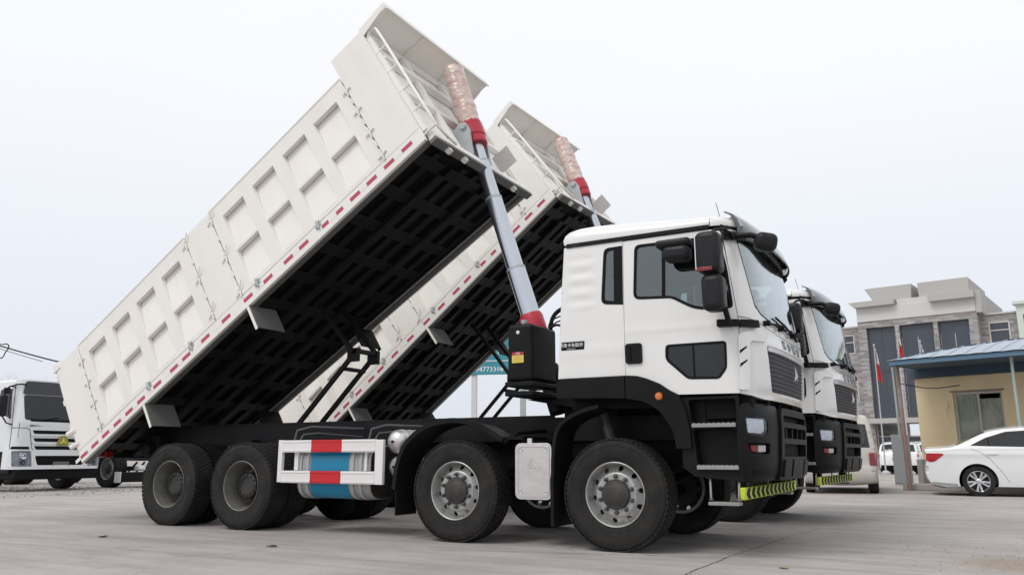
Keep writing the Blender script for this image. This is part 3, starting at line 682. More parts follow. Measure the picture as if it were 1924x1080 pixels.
# ---------------------------------------------------------------- chassis, tanks, guards
def build_chassis(root):
    fr = MB(); 
    for sg in (1, -1):
        y = .43*sg
        fr.box(-8.05, 1.15, y-.006, y+.006, 1.04, 1.30); fr.box(-8.05, 1.15, y, y-.075*sg, 1.04, 1.052); fr.box(-8.05, 1.15, y, y-.075*sg, 1.288, 1.30)
    fo = fr.build('chassis_frame', 'chassis', root, bev=.003)
    sf = MB()
    for sg in (1, -1): sf.box(-8.0, -1.0, .37*sg, .42*sg, 1.303, 1.325)
    sf.build('subframe', 'chassis', fo)
    for x in (-7.95, -6.9, -5.6, -4.2, -2.8, -1.6, -.5, .6):
        c = MB(); c.box(x-.05, x+.05, -.424, .424, 1.08, 1.26); c.build('cross_member', 'chassis', fo, bev=.01)
    for x, rear in ((0, 0), (-1.817, 0), (-4.934, 1), (-6.276, 1)):
        a = MB()
        if rear:
            a.tube([(x, -1.0, .525), (x, 1.0, .525)], .075, 12); a.lathe([(0, -.2), (.18, -.17), (.24, 0), (.18, .17), (0, .2)], 20, c=(x, 0, .54)); a.tube([(x, 0, .56), (x+.5, 0, .66)], [.14, .06], 12)
        else:
            a.tube([(x, -1.0, .525), (x, -.7, .47), (x, .7, .47), (x, 1.0, .525)], .06, 10)
        ao = a.build('axle', 'chassis', root)
        for sg in (1, -1):
            sp = MB()
            if rear: sp.box(x-.12, x+.12, sg*.46, sg*.56, .60, .86)
            else:
                for k in range(6): L = .85-.1*k; sp.prism([(x-L, .80-.016*k+.12*(L/.85)**2), (x, .66-.016*k), (x+L, .80-.016*k+.12*(L/.85)**2), (x+L, .787-.016*k+.12*(L/.85)**2), (x, .647-.016*k), (x-L, .787-.016*k+.12*(L/.85)**2)], 'y', sg*.40, sg*.48)
            sp.build('leaf_spring', 'chassis', ao)
    # tandem springs
    for sg in (1, -1):
        sp = MB()
        for k in range(9):
            L = .80-.06*k; x = -5.605; sp.prism([(x-L, .74), (x, .86-.0+.022*k-.0), (x+L, .74), (x+L, .76), (x, .88+.022*k), (x-L, .76)], 'y', sg*.46, sg*.55)
        sp.box(-5.75, -5.46, sg*.43, sg*.60, .70, 1.1); sp.build('tandem_spring', 'chassis', root)
    ds = MB(); ds.tube([(-4.4, 0, .70), (-1.6, 0, .85), (-.3, 0, .95)], .055, 10); ds.build('drive_shaft', 'chassis', root)
    en = MB(); en.box(-.9, 1.0, -.38, .38, .75, 1.42); en.box(-3.0, -.9, -.30, .30, .62, 1.24); en.build('engine', 'underside', root, bev=.05)
    # wheels
    for x in (0, -1.817):
        make_wheel(root, 'front', (x, -1.0, .525), False); make_wheel(root, 'front', (x, 1.0, .525), True)
    for x in (-4.934, -6.276):
        for sg in (1, -1):
            wv = make_wheel(root, 'rear', (x, -1.075*sg, .525), sg < 0)
            inner_tyre(wv, (0, .345, 0), False)
    # mudguards
    def band(path, y0, y1, th=.018):
        mb = MB(); n = len(path); P = [Vector(p).to_2d() for p in path]; vs = []
        for i, p in enumerate(P):
            d = (P[min(i+1, n-1)]-P[max(0, i-1)]).normalized(); nn = Vector((-d.y, d.x))
            q = p-nn*th if True else p
            vs += [(p.x, y0, p.y), (p.x, y1, p.y), (q.x, y1, q.y), (q.x, y0, q.y)]
        fs = [(0, 1, 2, 3), tuple(4*(n-1)+k for k in (3, 2, 1, 0))]
        for i in range(n-1):
            for k in range(4): fs.append((4*i+k, 4*i+(k+1) % 4, 4*i+4+(k+1) % 4, 4*i+4+k))
        return mb.add(vs, fs)
    for sg in (1, -1):
        p = [tuple(v) for v in chaikin([Vector(q) for q in ((-.12, 1.33), (-.28, 1.30), (-.47, 1.22), (-.57, 1.12), (-.605, .88), (-.605, .62), (-.600, .21))], 2)]
        g = band(p, -1.215*sg, -.80*sg); go = g.build('mudguard', 'plastic', root, ang=40)
        lip = band([(a+.012*(b > .7), b+.006) for a, b in p], -1.235*sg, -1.20*sg, .035); lip.build('mudguard_lip', 'plastic', go, ang=40)
        p = [tuple(v) for v in chaikin([Vector(q) for q in ((-1.20, 1.02), (-1.349, 1.10), (-1.514, 1.189), (-1.767, 1.232), (-2.0, 1.215), (-2.17, 1.16), (-2.33, 1.07), (-2.45, .94), (-2.52, .76), (-2.546, .52))], 2)]
        g = band(p, -1.20*sg, -.80*sg); go = g.build('mudguard', 'plastic', root, ang=40)
        lip = band([(a, b+.008) for a, b in p], -1.22*sg, -1.185*sg, .05); lip.build('mudguard_lip', 'plastic', go, ang=40)
        fl = MB(); fl.box(-2.556, -2.544, -1.2*sg, -.82*sg, .25, .53); fl.build('mud_flap', 'rubber', go)
        br = MB(); br.tube([(-1.20, -1.16*sg, 1.02), (-1.12, -1.0*sg, 1.12), (-1.05, -.5*sg, 1.15)], .02, 8); br.box(-1.36, -.98, -1.15*sg, -.6*sg, 1.05, 1.08); br.build('mudguard_bracket', 'chassis', go)
    # side guard with red centre, both sides
    for sg in (1, -1):
        Y0, Y1 = -1.195*sg, -1.15*sg
        gd = MB(); gd.box(-4.352, -4.285, Y0, Y1, .578, 1.076); go = gd.build('side_guard', 'guard_white', root, bev=.005)
        gd = MB(); gd.box(-2.862, -2.748, Y0, Y1, .572, 1.066); gd.build('guard_end_post', 'guard_white', go, bev=.005)
        for z0, z1 in ((.930, 1.072), (.575, .715)):
            for xa, xb, m_, nm in ((-4.284, -3.822, 'guard_white', 'guard_rail'), (-3.820, -3.352, 'guard_red', 'red_guard_rail'), (-3.350, -2.863, 'guard_white', 'guard_rail')):
                r_ = MB(); r_.box(xa, xb, Y0, Y1, z0, z1); r_.box(xa, xb, Y0-.006*sg, Y0, z0+.012, z0+.025); r_.box(xa, xb, Y0-.006*sg, Y0, z1-.025, z1-.012); r_.build(nm, m_, go)
        for x in (-4.11, -4.08, -3.03):
            r_ = MB(); r_.box(x-.014, x+.014, Y1+.003*sg, Y1+.03*sg, .72, .93); r_.build('guard_post', 'guard_white', go)
        for x in (-4.15, -3.0):
            r_ = MB(); r_.tube([(x, -1.13*sg, 1.08), (x+.02, -1.12*sg, 1.19), (x+.14, -1.0*sg, 1.235), (x+.5, -.45*sg, 1.22)], .014, 8); r_.tube([(x+.09, -1.13*sg, 1.08), (x+.11, -1.1*sg, 1.14), (x+.2, -.95*sg, 1.16), (x+.5, -.45*sg, 1.12)], .010, 8); r_.build('guard_stay', 'dull_steel', go)
    # fuel tank (near side) in blue film with steel straps
    def tank(x0, x1, yc, zc, ry, rz, m_, nm, par, bev=.02):
        sec = rpoly([(yc-ry, zc-rz), (yc+ry, zc-rz), (yc+ry, zc+rz), (yc-ry, zc+rz)], .2, 8)
        return MB().prism(sec, 'x', x0, x1).build(nm, m_, par, bev=bev)
    tk = tank(-4.10, -2.98, -.83, .70, .29, .30, 'alu_tank', 'fuel_tank', root)
    tank(-3.885, -3.30, -.83, .70, .296, .306, 'blue_film', 'film_cover', tk, .004)
    tank(-2.979, -2.972, -.83, .70, .286, .296, 'hub_dark', 'tank_end_plate', tk, .002)
    for x in (-4.04, -3.93, -3.24, -3.12): tank(x-.022, x+.022, -.83, .70, .302, .312, 'galv', 'tank_strap', tk, .003)
    c = MB(); c.lathe([(0, .04), (.05, .04), (.05, 0), (.04, -.02)], 16, 'z', c=(-3.45, -.95, 1.01)); c.build('filler_cap', 'rubber', tk)
    # air tanks, axis across the frame
    for x, z, y0, r in ((-2.70, 1.045, -1.08, .135), (-2.69, .765, -1.06, .125)):
        a = MB(); a.lathe([(0, y0), (.05, y0+.004), (r*.75, y0+.03), (r*.95, y0+.07), (r, y0+.10), (r, y0+.48), (r*.9, y0+.54), (0, y0+.57)], 28, c=(x, 0, z)); ao = a.build('air_tank', 'alu_plate', root)
        b = MB(); b.lathe([(0, y0-.02), (.014, y0-.02), (.014, y0+.02)], 8, c=(x, 0, z)); b.build('drain_plug', 'rubber', ao)
        for k in (.16, .3, .42):
            b = MB(); b.lathe([(r+.001, y0+k-.012), (r+.006, y0+k-.012), (r+.006, y0+k+.012), (r+.001, y0+k+.012)], 28, c=(x, 0, z)); b.build('air_tank_strap', 'galv', ao)
    # exhaust box with embossed cover (near), battery box (far)
    for sg, nm in ((1, 'exhaust_box'), (-1, 'battery_box')):
        b = MB(); b.box(-1.04, -.68, -.62*sg, -1.14*sg, .48, .98); bo = b.build(nm, 'chassis', root, bev=.03)
        pl = MB(); pl.sheet(rrect(-1.066, -.652, .458, 1.012, .07, 6), [], lambda a, b_, t: (a, -sg*(1.172-t), b_), 0, .03); po = pl.build('cover_plate', 'alu_plate', bo, bev=.012)
        pl = MB(); pl.sheet(rrect(-1.042, -.676, .482, .988, .06, 6), [rrect(-1.026, -.692, .498, .972, .05, 6)], lambda a, b_, t: (a, -sg*(1.177-t), b_), 0, .006); pl.build('cover_rim', 'alu_plate', bo, bev=.002)
        tri = [rpoly([(-.95, .76), (-.859, .90), (-.768, .76)], .02), ]
        pl = MB(); pl.sheet(tri[0], [rpoly([(-.925, .772), (-.859, .875), (-.793, .772)], .015)], lambda a, b_, t: (a, -sg*(1.176-t), b_), 0, .005); pl.prism([(-.90, .765), (-.859, .80), (-.818, .765), (-.818, .755), (-.859, .79), (-.90, .755)], 'y', -1.176*sg, -1.171*sg); pl.box(-.93, -.79, -1.171*sg, -1.175*sg, .735, .741); pl.build('embossed_emblem', 'alu_plate', bo)
        for x in (-1.0, -.718):
            for z in (.525, .945):
                pl = MB(); pl.lathe([(.016, -.006), (.016, 0), (0, .002)], 10, c=(x, -1.174*sg, z)); pl.build('cover_bolt', 'alu', bo)
        pl = MB(); pl.box(-.93, -.88, -1.16*sg, -1.13*sg, 1.0, 1.06); pl.build('cover_tab', 'alu', bo)
    # hydraulic oil tank
    t = MB(); t.prism(rpoly([(-1.25, -1.02), (-.945, -1.02), (-.945, -.42), (-1.25, -.42)], .05, 4), 'z', 1.66, 2.275); to = t.build('hydraulic_tank', 'plastic', root, bev=.04, seg=3)
    t = MB(); t.lathe([(.03, 0), (.03, .03), (.036, .03), (.036, .06), (0, .06)], 12, 'z', c=(-1.10, -.9, 2.27)); t.build('tank_cap', 'galv', to)
    t = MB(); t.lathe([(0, -.012), (.02, -.010), (.022, 0)], 14, c=(-1.11, -1.02, 2.18)); t.build('sight_gauge', 'alu', to)
    t = MB(); t.box(-1.185, -1.045, -1.0235, -1.02, 1.855, 1.935); so_ = t.build('warning_sticker', 'yellow_print', to)
    t = MB(); t.box(-1.185, -1.045, -1.0237, -1.0202, 1.938, 1.968); t.build('warning_sticker', 'red_paint', to)
    text('sticker_lettering', '注意', .026, 'white_print', to, frame3((-1.115, -1.0242, 1.953), (1, 0, 0), (0, 0, 1)), ext=.0005, res=1)
    for k in range(3): 
        t = MB(); t.box(-1.17, -1.06, -1.0245, -1.0236, 1.872+.02*k, 1.876+.02*k); t.build('sticker_line', 'red_tape', to)
    for z in (1.63, 1.53):
        t = MB(); t.box(-1.27, -.93, -1.03, -.40, z-.025, z+.025); t.build('tank_bracket', 'chassis', to, bev=.008)
    t = MB(); t.prism([(-1.30, 1.50), (-.2, 1.30), (-.2, 1.42), (-.6, 1.50)], 'y', -.5, .5); t.build('cab_rear_beam', 'chassis', root, bev=.01)
    for pts, r in (([(-.98, -.50, 2.27), (-.97, -.48, 2.42), (-.88, -.40, 2.53), (-.70, -.3, 2.55), (-.56, -.28, 2.54)], .024), ([(-.95, -.62, 2.27), (-.93, -.6, 2.36), (-.8, -.5, 2.43), (-.56, -.4, 2.43)], .008), ([(-.92, -.64, 2.26), (-.86, -.6, 2.34), (-.7, -.5, 2.38), (-.56, -.45, 2.38)], .008), ([(-.90, -.70, 2.25), (-.80, -.68, 2.30), (-.70, -.62, 2.22), (-.66, -.6, 2.0)], .014)):
        t = MB(); t.tube(chaikin(pts, 2), r, 8); t.build('hose', 'rubber', root)
    # bits behind the cab: shocks, cab mounts
    for sg in (1, -1):
        t = MB(); t.tube([(-.30, -.72*sg, 1.44), (-.18, -.78*sg, 1.05)], .045, 10); t.tube([(-.22, -.77*sg, 1.18), (-.15, -.79*sg, .98)], .06, 10); t.build('cab_shock', 'dull_steel', root)
        t = MB(); t.box(-.45, .9, -1.05*sg, -.5*sg, 1.43, 1.46); t.box(-.5, .7, -.98*sg, -.6*sg, 1.34, 1.44); t.build('cab_underpan', 'underside', root)
    # tail
    t = MB(); t.box(-8.15, -8.06, -.95, .95, .86, .98); tb = t.build('rear_bar', 'chassis', root, bev=.01)
    for sg in (1, -1):
        t = MB(); t.box(-8.17, -8.02, -.98*sg, -.84*sg, .87, .97); t.build('tail_lamp', 'lamp_red', tb, bev=.01)
        t = MB(); t.box(-8.10, -8.02, -.47*sg, -.40*sg, .9, 1.1); t.build('bar_hanger', 'chassis', tb)
        t = MB(); t.box(-7.62, -7.34, -.45*sg, -.62*sg, .84, 1.18); t.lathe([(0, -.2), (.09, -.2), (.09, .2), (0, .2)], 16, c=(-7.48, -.53*sg, .98)); t.build('hinge_block', 'chassis', root, bev=.01)

# ---------------------------------------------------------------- tipping body
def build_body(root):
    L = 7.0
    fl = MB(); fl.box(-L+.02, -.02, -1.198, 1.198, .11, .15); body = fl.build('dump_body', 'underside', root)
    P = lambda mb, nm, m, **k: mb.build(nm, m, body, **k)
    for sg in (1, -1):
        r = MB(); r.box(-L, 0, -1.25*sg, -1.2*sg, 0, .188); P(r, 'side_rail', 'body_white', bev=.006)
        r = MB(); r.box(-L, 0, -1.2*sg, -1.12*sg, -.012, .03); P(r, 'rail_flange', 'grey_plate')
    # underside ribs
    for y in (-1.06, -.76, -.14, .14, .76, 1.06):
        r = MB(); r.box(-L+.05, -.12, y-.055, y+.055, .068, .108); P(r, 'floor_rib', 'floor_member', bev=.008)
    for sg in (1, -1):
        r = MB(); r.box(-L+.1, -.35, sg*.36, sg*.50, .03, .108); P(r, 'floor_beam', 'floor_member', bev=.008)
    for k in range(12):
        x = -.30-k*.58
        for y0, y1 in ((-1.118, -1.116), (-1.004, -.816), (-.704, -.502), (-.358, -.196), (-.084, .084), (.196, .358), (.502, .704), (.816, 1.004)):
            if y1-y0 < .01: continue
            r = MB(); r.box(x-.09, x+.09, y0, y1, .072, .105); P(r, 'cross_member', 'floor_member', bev=.006)
    # front wall with beams
    r = MB(); r.box(-.055, -.005, -1.198, 1.198, .15, 1.99); P(r, 'front_wall', 'body_white')
    for z0, z1, d in ((-.005, .13, .10), (.80, .92, .07), (1.42, 1.56, .085), (1.90, 2.0, .06)):
        r = MB(); r.prism([(0, z0), (d, z0+.02), (d, z1-.02), (0, z1)], 'y', -1.17, 1.17); P(r, 'wall_beam', 'body_white', bev=.006)
    for y in (-.45, .45, -1.16, 1.16):
        r = MB(); r.box(0, .065, y-.05, y+.05, .14, 1.88); P(r, 'wall_post', 'body_white', bev=.006)
    r = MB(); r.box(.0, .11, -1.20, 1.20, -.07, -.02); P(r, 'front_sill', 'grey_plate', bev=.006)
    for y in (-.9, -.55, .7):
        r = MB(); r.box(.02, .09, y-.03, y+.03, -.12, -.07); P(r, 'sill_tab', 'body_white')
    # canopy over the cab
    c = MB(); c.prism([(-.02, 1.99), (.455, 1.965), (.465, 2.0), (.465, 2.03), (-.02, 2.04)], 'y', -1.25, 1.25); co = P(c, 'canopy', 'body_white', bev=.004)
    for sg in (1, -1):
        c = MB(); c.prism([(-.0, 1.90), (.465, 2.0), (.465, 2.055), (.40, 2.06), (-.0, 2.03)], 'y', -1.252*sg, -1.235*sg); P(c, 'canopy_gusset', 'body_white')
    for y in (-.42, .42):
        c = MB(); c.box(0, .45, y-.006, y+.006, 1.945, 1.975); P(c, 'canopy_rib', 'body_white')
    c = MB(); c.box(.455, .475, -1.25, 1.25, 1.93, 2.03); P(c, 'canopy_lip', 'body_white', bev=.004)
    # sides
    def plate(x0, x1, z0, z1, sg, nm, holes=(), y=1.25, th=.06, bev=.004):
        m_ = MB(); m_.sheet([(x0, z0), (x1, z0), (x1, z1), (x0, z1)], holes, lambda a, b, t: (a, -sg*(y-t), b), 0, th)
        return P(m_, nm, 'body_white', bev=bev)
    bays_f = [(.78, 1.22), (1.40, 1.835), (2.035, 2.46), (2.663, 3.09)]
    bays_r = [(4.07, 4.474), (4.665, 5.07), (5.258, 5.66), (5.85, 6.247)]
    for sg in (1, -1):
        plate(-.570, 0, .192, 2.0, sg, 'front_corner_panel', y=1.249)
        plate(-3.834, -3.301, .192, 1.665, sg, 'centre_panel', y=1.249)
        plate(-L, -6.442, .192, 1.67, sg, 'rear_corner_panel', y=1.249)
        for x0, x1, bays in ((-3.285, -.588, bays_f), (-6.426, -3.851, bays_r)):
            holes = []
            for a, b in bays:
                holes.append([(-b, .835), (-a, .835), (-a, 1.435), (-b, 1.435)]); holes.append([(-b, .25), (-a, .25), (-a, .81), (-b, .81)])
            g = plate(x0, x1, .198, 1.66, sg, 'side_gate', holes, y=1.247, th=.075)
            m_ = MB(); m_.box(x0+.01, x1-.01, -1.165*sg, -1.13*sg, .2, 1.65); P(m_, 'gate_sheet', 'body_white')
            # sloped lower faces of the pockets
            for a, b in bays:
                for z0, z1 in ((.25, .81), (.835, 1.435)):
                    m_ = MB(); m_.prism([(-1.2465*sg, z0+.001), (-1.167*sg, z1-.001), (-1.15*sg, z1-.001), (-1.15*sg, z0+.001)], 'x', -b+.001, -a-.001); P(m_, 'pocket_slope', 'body_white')
            m_ = MB(); m_.tube([(x0, -1.235*sg, 1.668), (x1, -1.235*sg, 1.668)], .022, 8); P(m_, 'gate_top_tube', 'body_white')
        # locking pins
        for u, ws, lever in ((.58, (.27, .66, 1.05, 1.42), 0), (3.292, (.26, .86, 1.52), 1), (3.843, (.32, .92, 1.54), 1), (6.433, (.25, .64, 1.0, 1.38), 0)):
            for k, w_ in enumerate(ws):
                m_ = MB(); y = -1.262*sg
                m_.tube([(-u, y, w_-.085), (-u, y, w_+.085)], .011, 6)
                if lever: m_.tube([(-u-.02, y, w_+.02), (-u+.02, y-.01*sg, w_+.03), (-u+.11, y-.02*sg, w_+.12)], .009, 6); m_.tube([(-u-.09, y, w_-.04), (-u, y, w_)], .009, 6)
                else: m_.tube([(-u-.075, y, w_-.012), (-u+.075, y, w_+.012)], .010, 6)
                m_.box(-u-.02, -u+.02, y-.004*sg, y+.012*sg, w_-.022, w_+.022)
                P(m_, 'locking_pin', 'body_white')
            m_ = MB(); m_.box(-u-.014, -u+.014, -1.20*sg, -1.185*sg, .2, 1.64); P(m_, 'seam_shade_strip', 'underside')  # black strip behind the seam, its colour standing in for shade in the gap
            for k in range(len(ws)-1):
                z0, z1 = ws[k]+.1, ws[k+1]-.1
                m_ = MB(); zc = (z0+z1)/2; m_.tube([(-u, -1.258*sg, zc-.045), (-u, -1.258*sg, zc+.045)], .012, 6); P(m_, 'hinge_knuckle', 'body_white')
        for u in (1.81, 2.99, 4.38, 5.32):
            m_ = MB(); m_.tube([(-u, -1.262*sg, .11), (-u, -1.262*sg, .23)], .016, 6); m_.box(-u-.05, -u+.05, -1.262*sg, -1.248*sg, .15, .19); m_.tube([(-u-.04, -1.265*sg, .13), (-u+.05, -1.265*sg, .21)], .008, 6); P(m_, 'gate_hinge', 'galv')
        # red and white conspicuity tape
        us = (.255, .563, .868, 1.166, 1.445, 1.712, 2.118, 2.414, 2.815, 3.215, 3.668, 4.107, 4.521, 4.788, 5.169, 5.539, 5.818, 6.097, 6.378, 6.639, 6.901)
        for i, u in enumerate(us):
            h = .085 if i not in (4, 5) else .06
            z = lerp_tab([(0, .105), (4.2, .10), (7, .075)], u)
            m_ = MB(); m_.box(-u-h, -u+h, -1.2525*sg, -1.2502*sg, z-.026, z+.026); P(m_, 'red_reflector', 'red_tape')
            if i % 2 == 0 or i > 10:
                m_ = MB(); m_.box(-u-h-.125, -u-h-.004, -1.2525*sg, -1.2502*sg, z-.026, z+.026); P(m_, 'white_reflector', 'white_tape')
        # mud deflector plates under the rail
        for u in (3.25, 5.50):
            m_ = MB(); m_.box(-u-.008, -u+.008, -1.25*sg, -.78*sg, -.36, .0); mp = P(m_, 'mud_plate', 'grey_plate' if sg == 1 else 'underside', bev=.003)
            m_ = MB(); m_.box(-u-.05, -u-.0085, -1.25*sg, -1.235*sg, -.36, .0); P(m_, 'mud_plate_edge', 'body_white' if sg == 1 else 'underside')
    # tailgate
    t = MB(); t.box(-L-.05, -L-.005, -1.2, 1.2, .14, 1.62); P(t, 'tailgate', 'body_white', bev=.006)
    for z in (.18, .60, 1.03, 1.48):
        t = MB(); t.prism([(-L-.05, z), (-L-.13, z+.03), (-L-.13, z+.11), (-L-.05, z+.14)], 'y', -1.19, 1.19); P(t, 'tailgate_beam', 'body_white', bev=.005)
    for y in (-1.12, -.4, .4, 1.12):
        t = MB(); t.box(-L-.11, -L-.05, y-.06, y+.06, .16, 1.62); P(t, 'tailgate_post', 'body_white', bev=.005)
    for sg in (1, -1):
        for z in (.30, .52):
            t = MB(); t.tube([(-L+.05, -1.24*sg, z), (-L-.10, -1.26*sg, z+.02), (-L-.16, -1.22*sg, z+.07), (-L-.12, -1.15*sg, z+.10)], .035, 8); P(t, 'tailgate_hook', 'body_white')
        t = MB(); t.box(-L-.06, -L+.10, -1.262*sg, -1.2*sg, 1.60, 1.72); P(t, 'tailgate_hinge', 'body_white', bev=.01)
        t = MB(); t.tube([(-6.0, -1.18*sg, .02), (-6.95, -1.18*sg, .02)], .02, 6); P(t, 'lock_rod', 'grey_plate')
    # ladder on the front wall, near side
    t = MB(); t.tube(chaikin([(.0, -1.2, 1.84), (.06, -1.2, 1.93), (.17, -1.2, 1.925), (.185, -1.2, 1.80), (.185, -1.2, 1.0), (.185, -1.2, .16), (.17, -1.08, .04), (.13, -.74, .03)], 2), .019, 8); P(t, 'ladder_rail', 'body_white')
    for k in range(5):
        z = 1.56-.365*k; t = MB(); t.tube([(.0, -1.2, z), (.185, -1.2, z)], .015, 8); P(t, 'ladder_rung', 'body_white')
    # bracket carrying the cylinder trunnion and the small side plate
    for y in (-.22, .22):
        t = MB(); t.prism([(.0, .15), (.10, .12), (.24, .46), (.24, .58), (.17, .63), (.0, .60)], 'y', y-.018, y+.018); t.lathe([(0, -.04), (.05, -.04), (.05, .04), (0, .04)], 18, c=(.185, y, .545)); P(t, 'trunnion_bracket', 'galv', bev=.004)
    t = MB(); t.box(.02, .30, .74, .752, .25, .55); P(t, 'side_flag', 'flag_grey')
    return body

def build_hoist(root, tilt, fb):
    """telescopic cylinder from the chassis to the trunnion, and the scissor stay"""
    c, s = math.cos(tilt), math.sin(tilt)
    loc = lambda x, z: Vector((fb[0]+x*c-z*s, 0, fb[1]+x*s+z*c))
    top = loc(.185, .545); base = Vector((-1.10, 0, 1.38))
    ax = (top-base).normalized(); Lr = (top-base).length
    M = frame3(base, Vector((0, 1, 0)), ax.cross(Vector((0, 1, 0)))) if False else None
    q = Vector((0, 0, 1)).rotation_difference(ax).to_matrix().to_4x4(); M = Matrix.Translation(base) @ q
    st = MB(); cy = []
    a = MB(); n = 6
    # base stage outward: telescoping steps
    stages = [(.118, .55, .48*Lr), (.106, .48*Lr, .74*Lr), (.094, .74*Lr, .885*Lr), (.082, .885*Lr, Lr+.02)]
    a.lathe([(0, 0), (.135, 0), (.135, .56)], 28, 'z', M=M); main = a.build('hoist_cylinder', 'chassis', root, ang=40)
    a = MB(); a.lathe([(.14, .98), (.145, 1.0), (.145, 1.20), (.135, 1.24), (.125, 1.24)], 28, 'z', M=M); a.build('lower_collar', 'red_paint', main, ang=30)
    for r, z0, z1 in stages:
        a = MB(); a.lathe([(r, z0), (r, z1), (r*.8, z1+.004)], 28, 'z', M=M); a.build('cylinder_stage', 'rod', main, ang=30)
        a = MB(); a.lathe([(r, z1-.03), (r+.004, z1-.028), (r+.004, z1-.003), (r, z1)], 28, 'z', M=M); a.build('stage_ring', 'galv', main)
    a = MB(); a.lathe([(.09, Lr-.20), (.145, Lr-.20), (.15, Lr-.17), (.15, Lr-.11), (.14, Lr-.10), (.158, Lr-.08), (.158, Lr+.05), (.145, Lr+.07), (.15, Lr+.09), (.145, Lr+.14), (.12, Lr+.15)], 32, 'z', M=M); a.build('trunnion_collar', 'red_paint', main, ang=25)
    a = MB(); a.tube([tuple(top+Vector((0, y, 0))) for y in (-.27, .27)], .042, 14); a.build('trunnion_pin', 'galv', main)
    # wrapped outer tube
    a = MB(); NS, NR = 56, 70; vs = []; fs = []
    z0, z1 = Lr+.10, Lr+1.05
    for i in range(NR+1):
        t = i/NR; z = z0+(z1-z0)*t
        for k in range(NS):
            an = 2*PI*k/NS; r = .143+.011*noise.noise(Vector((math.cos(an)*1.6, math.sin(an)*1.6, t*7+an*.3)))+.0025*math.sin(t*46+an*1.0)+.009*noise.noise(Vector((math.cos(an)*3.2, math.sin(an)*3.2, t*24+an*.8)))
            if i == NR: r *= .86
            vs.append((r*math.cos(an), r*math.sin(an), z))
    for i in range(NR): fs += [(i*NS+k, i*NS+(k+1) % NS, (i+1)*NS+(k+1) % NS, (i+1)*NS+k) for k in range(NS)]
    a.add(vs, fs, M); a.build('wrapped_tube', 'wrap', main, ang=60)
    a = MB(); a.lathe([(.132, z1-.06), (.136, z1-.03), (.122, z1+.012), (.09, z1+.022), (0, z1+.022)], 32, 'z', M=M); a.build('tube_end', 'wrap_end', main)
    # scissor stay
    kn = Vector((-4.10, 0, 2.19)); up = loc(-2.93, .0)+Vector((0, 0, 0))
    y = .21
    f = MB(); 
    for sg in (1, -1): f.tube([(-5.02, sg*y, 1.29), (kn.x, sg*y, kn.z)], .038, 4)
    stay = f.build('scissor_stay', 'chassis', root, ang=20)
    f = MB()
    f.tube([(-4.22, -y, 2.03), (-4.22, y, 2.03)], .035, 4); f.tube([(-4.03, -y-.03, 2.26), (-4.03, y+.03, 2.26)], .042, 4)
    for sg in (1, -1): f.box(-4.16, -3.98, sg*y-.03, sg*y+.03, 2.12, 2.30)
    f.build('stay_head', 'chassis', stay, bev=.006)
    for sg in (1, -1):
        f = MB(); f.tube([(-4.04, sg*(y+.05), 2.24), tuple(up+Vector((0, sg*(y+.05), -.02)))], .036, 4); f.build('stay_arm', 'chassis', stay, ang=20)
    return main

T1, FB1 = rad(32.3), (-2.218, 4.533)
T2, FB2 = rad(37.0), (-2.58, 5.071)
truck1 = thing('dump_truck', 'nearest white tipper truck with raised body and blue-wrapped fuel tank', 'dump truck', (0, 0, 0), 0, 'tipper trucks parked side by side')
build_cab(truck1); build_chassis(truck1)
body1 = build_body(truck1); body1.location = (FB1[0], 0, FB1[1]); body1.rotation_euler = (0, -T1, 0)
bpy.context.view_layer.update()
truck2 = copy_tree(truck1)
truck2.location = (.092, 3.998, 0); truck2.rotation_euler = (0, 0, -.048)
truck2['label'] = 'white tipper truck behind the nearest one, its raised body steeper'
body2 = [c for c in truck2.children if c.name.startswith('dump_body')][0]
body2.location = (FB2[0], 0, FB2[1]); body2.rotation_euler = (0, -T2, 0)
build_hoist(truck1, T1, FB1); build_hoist(truck2, T2, FB2)

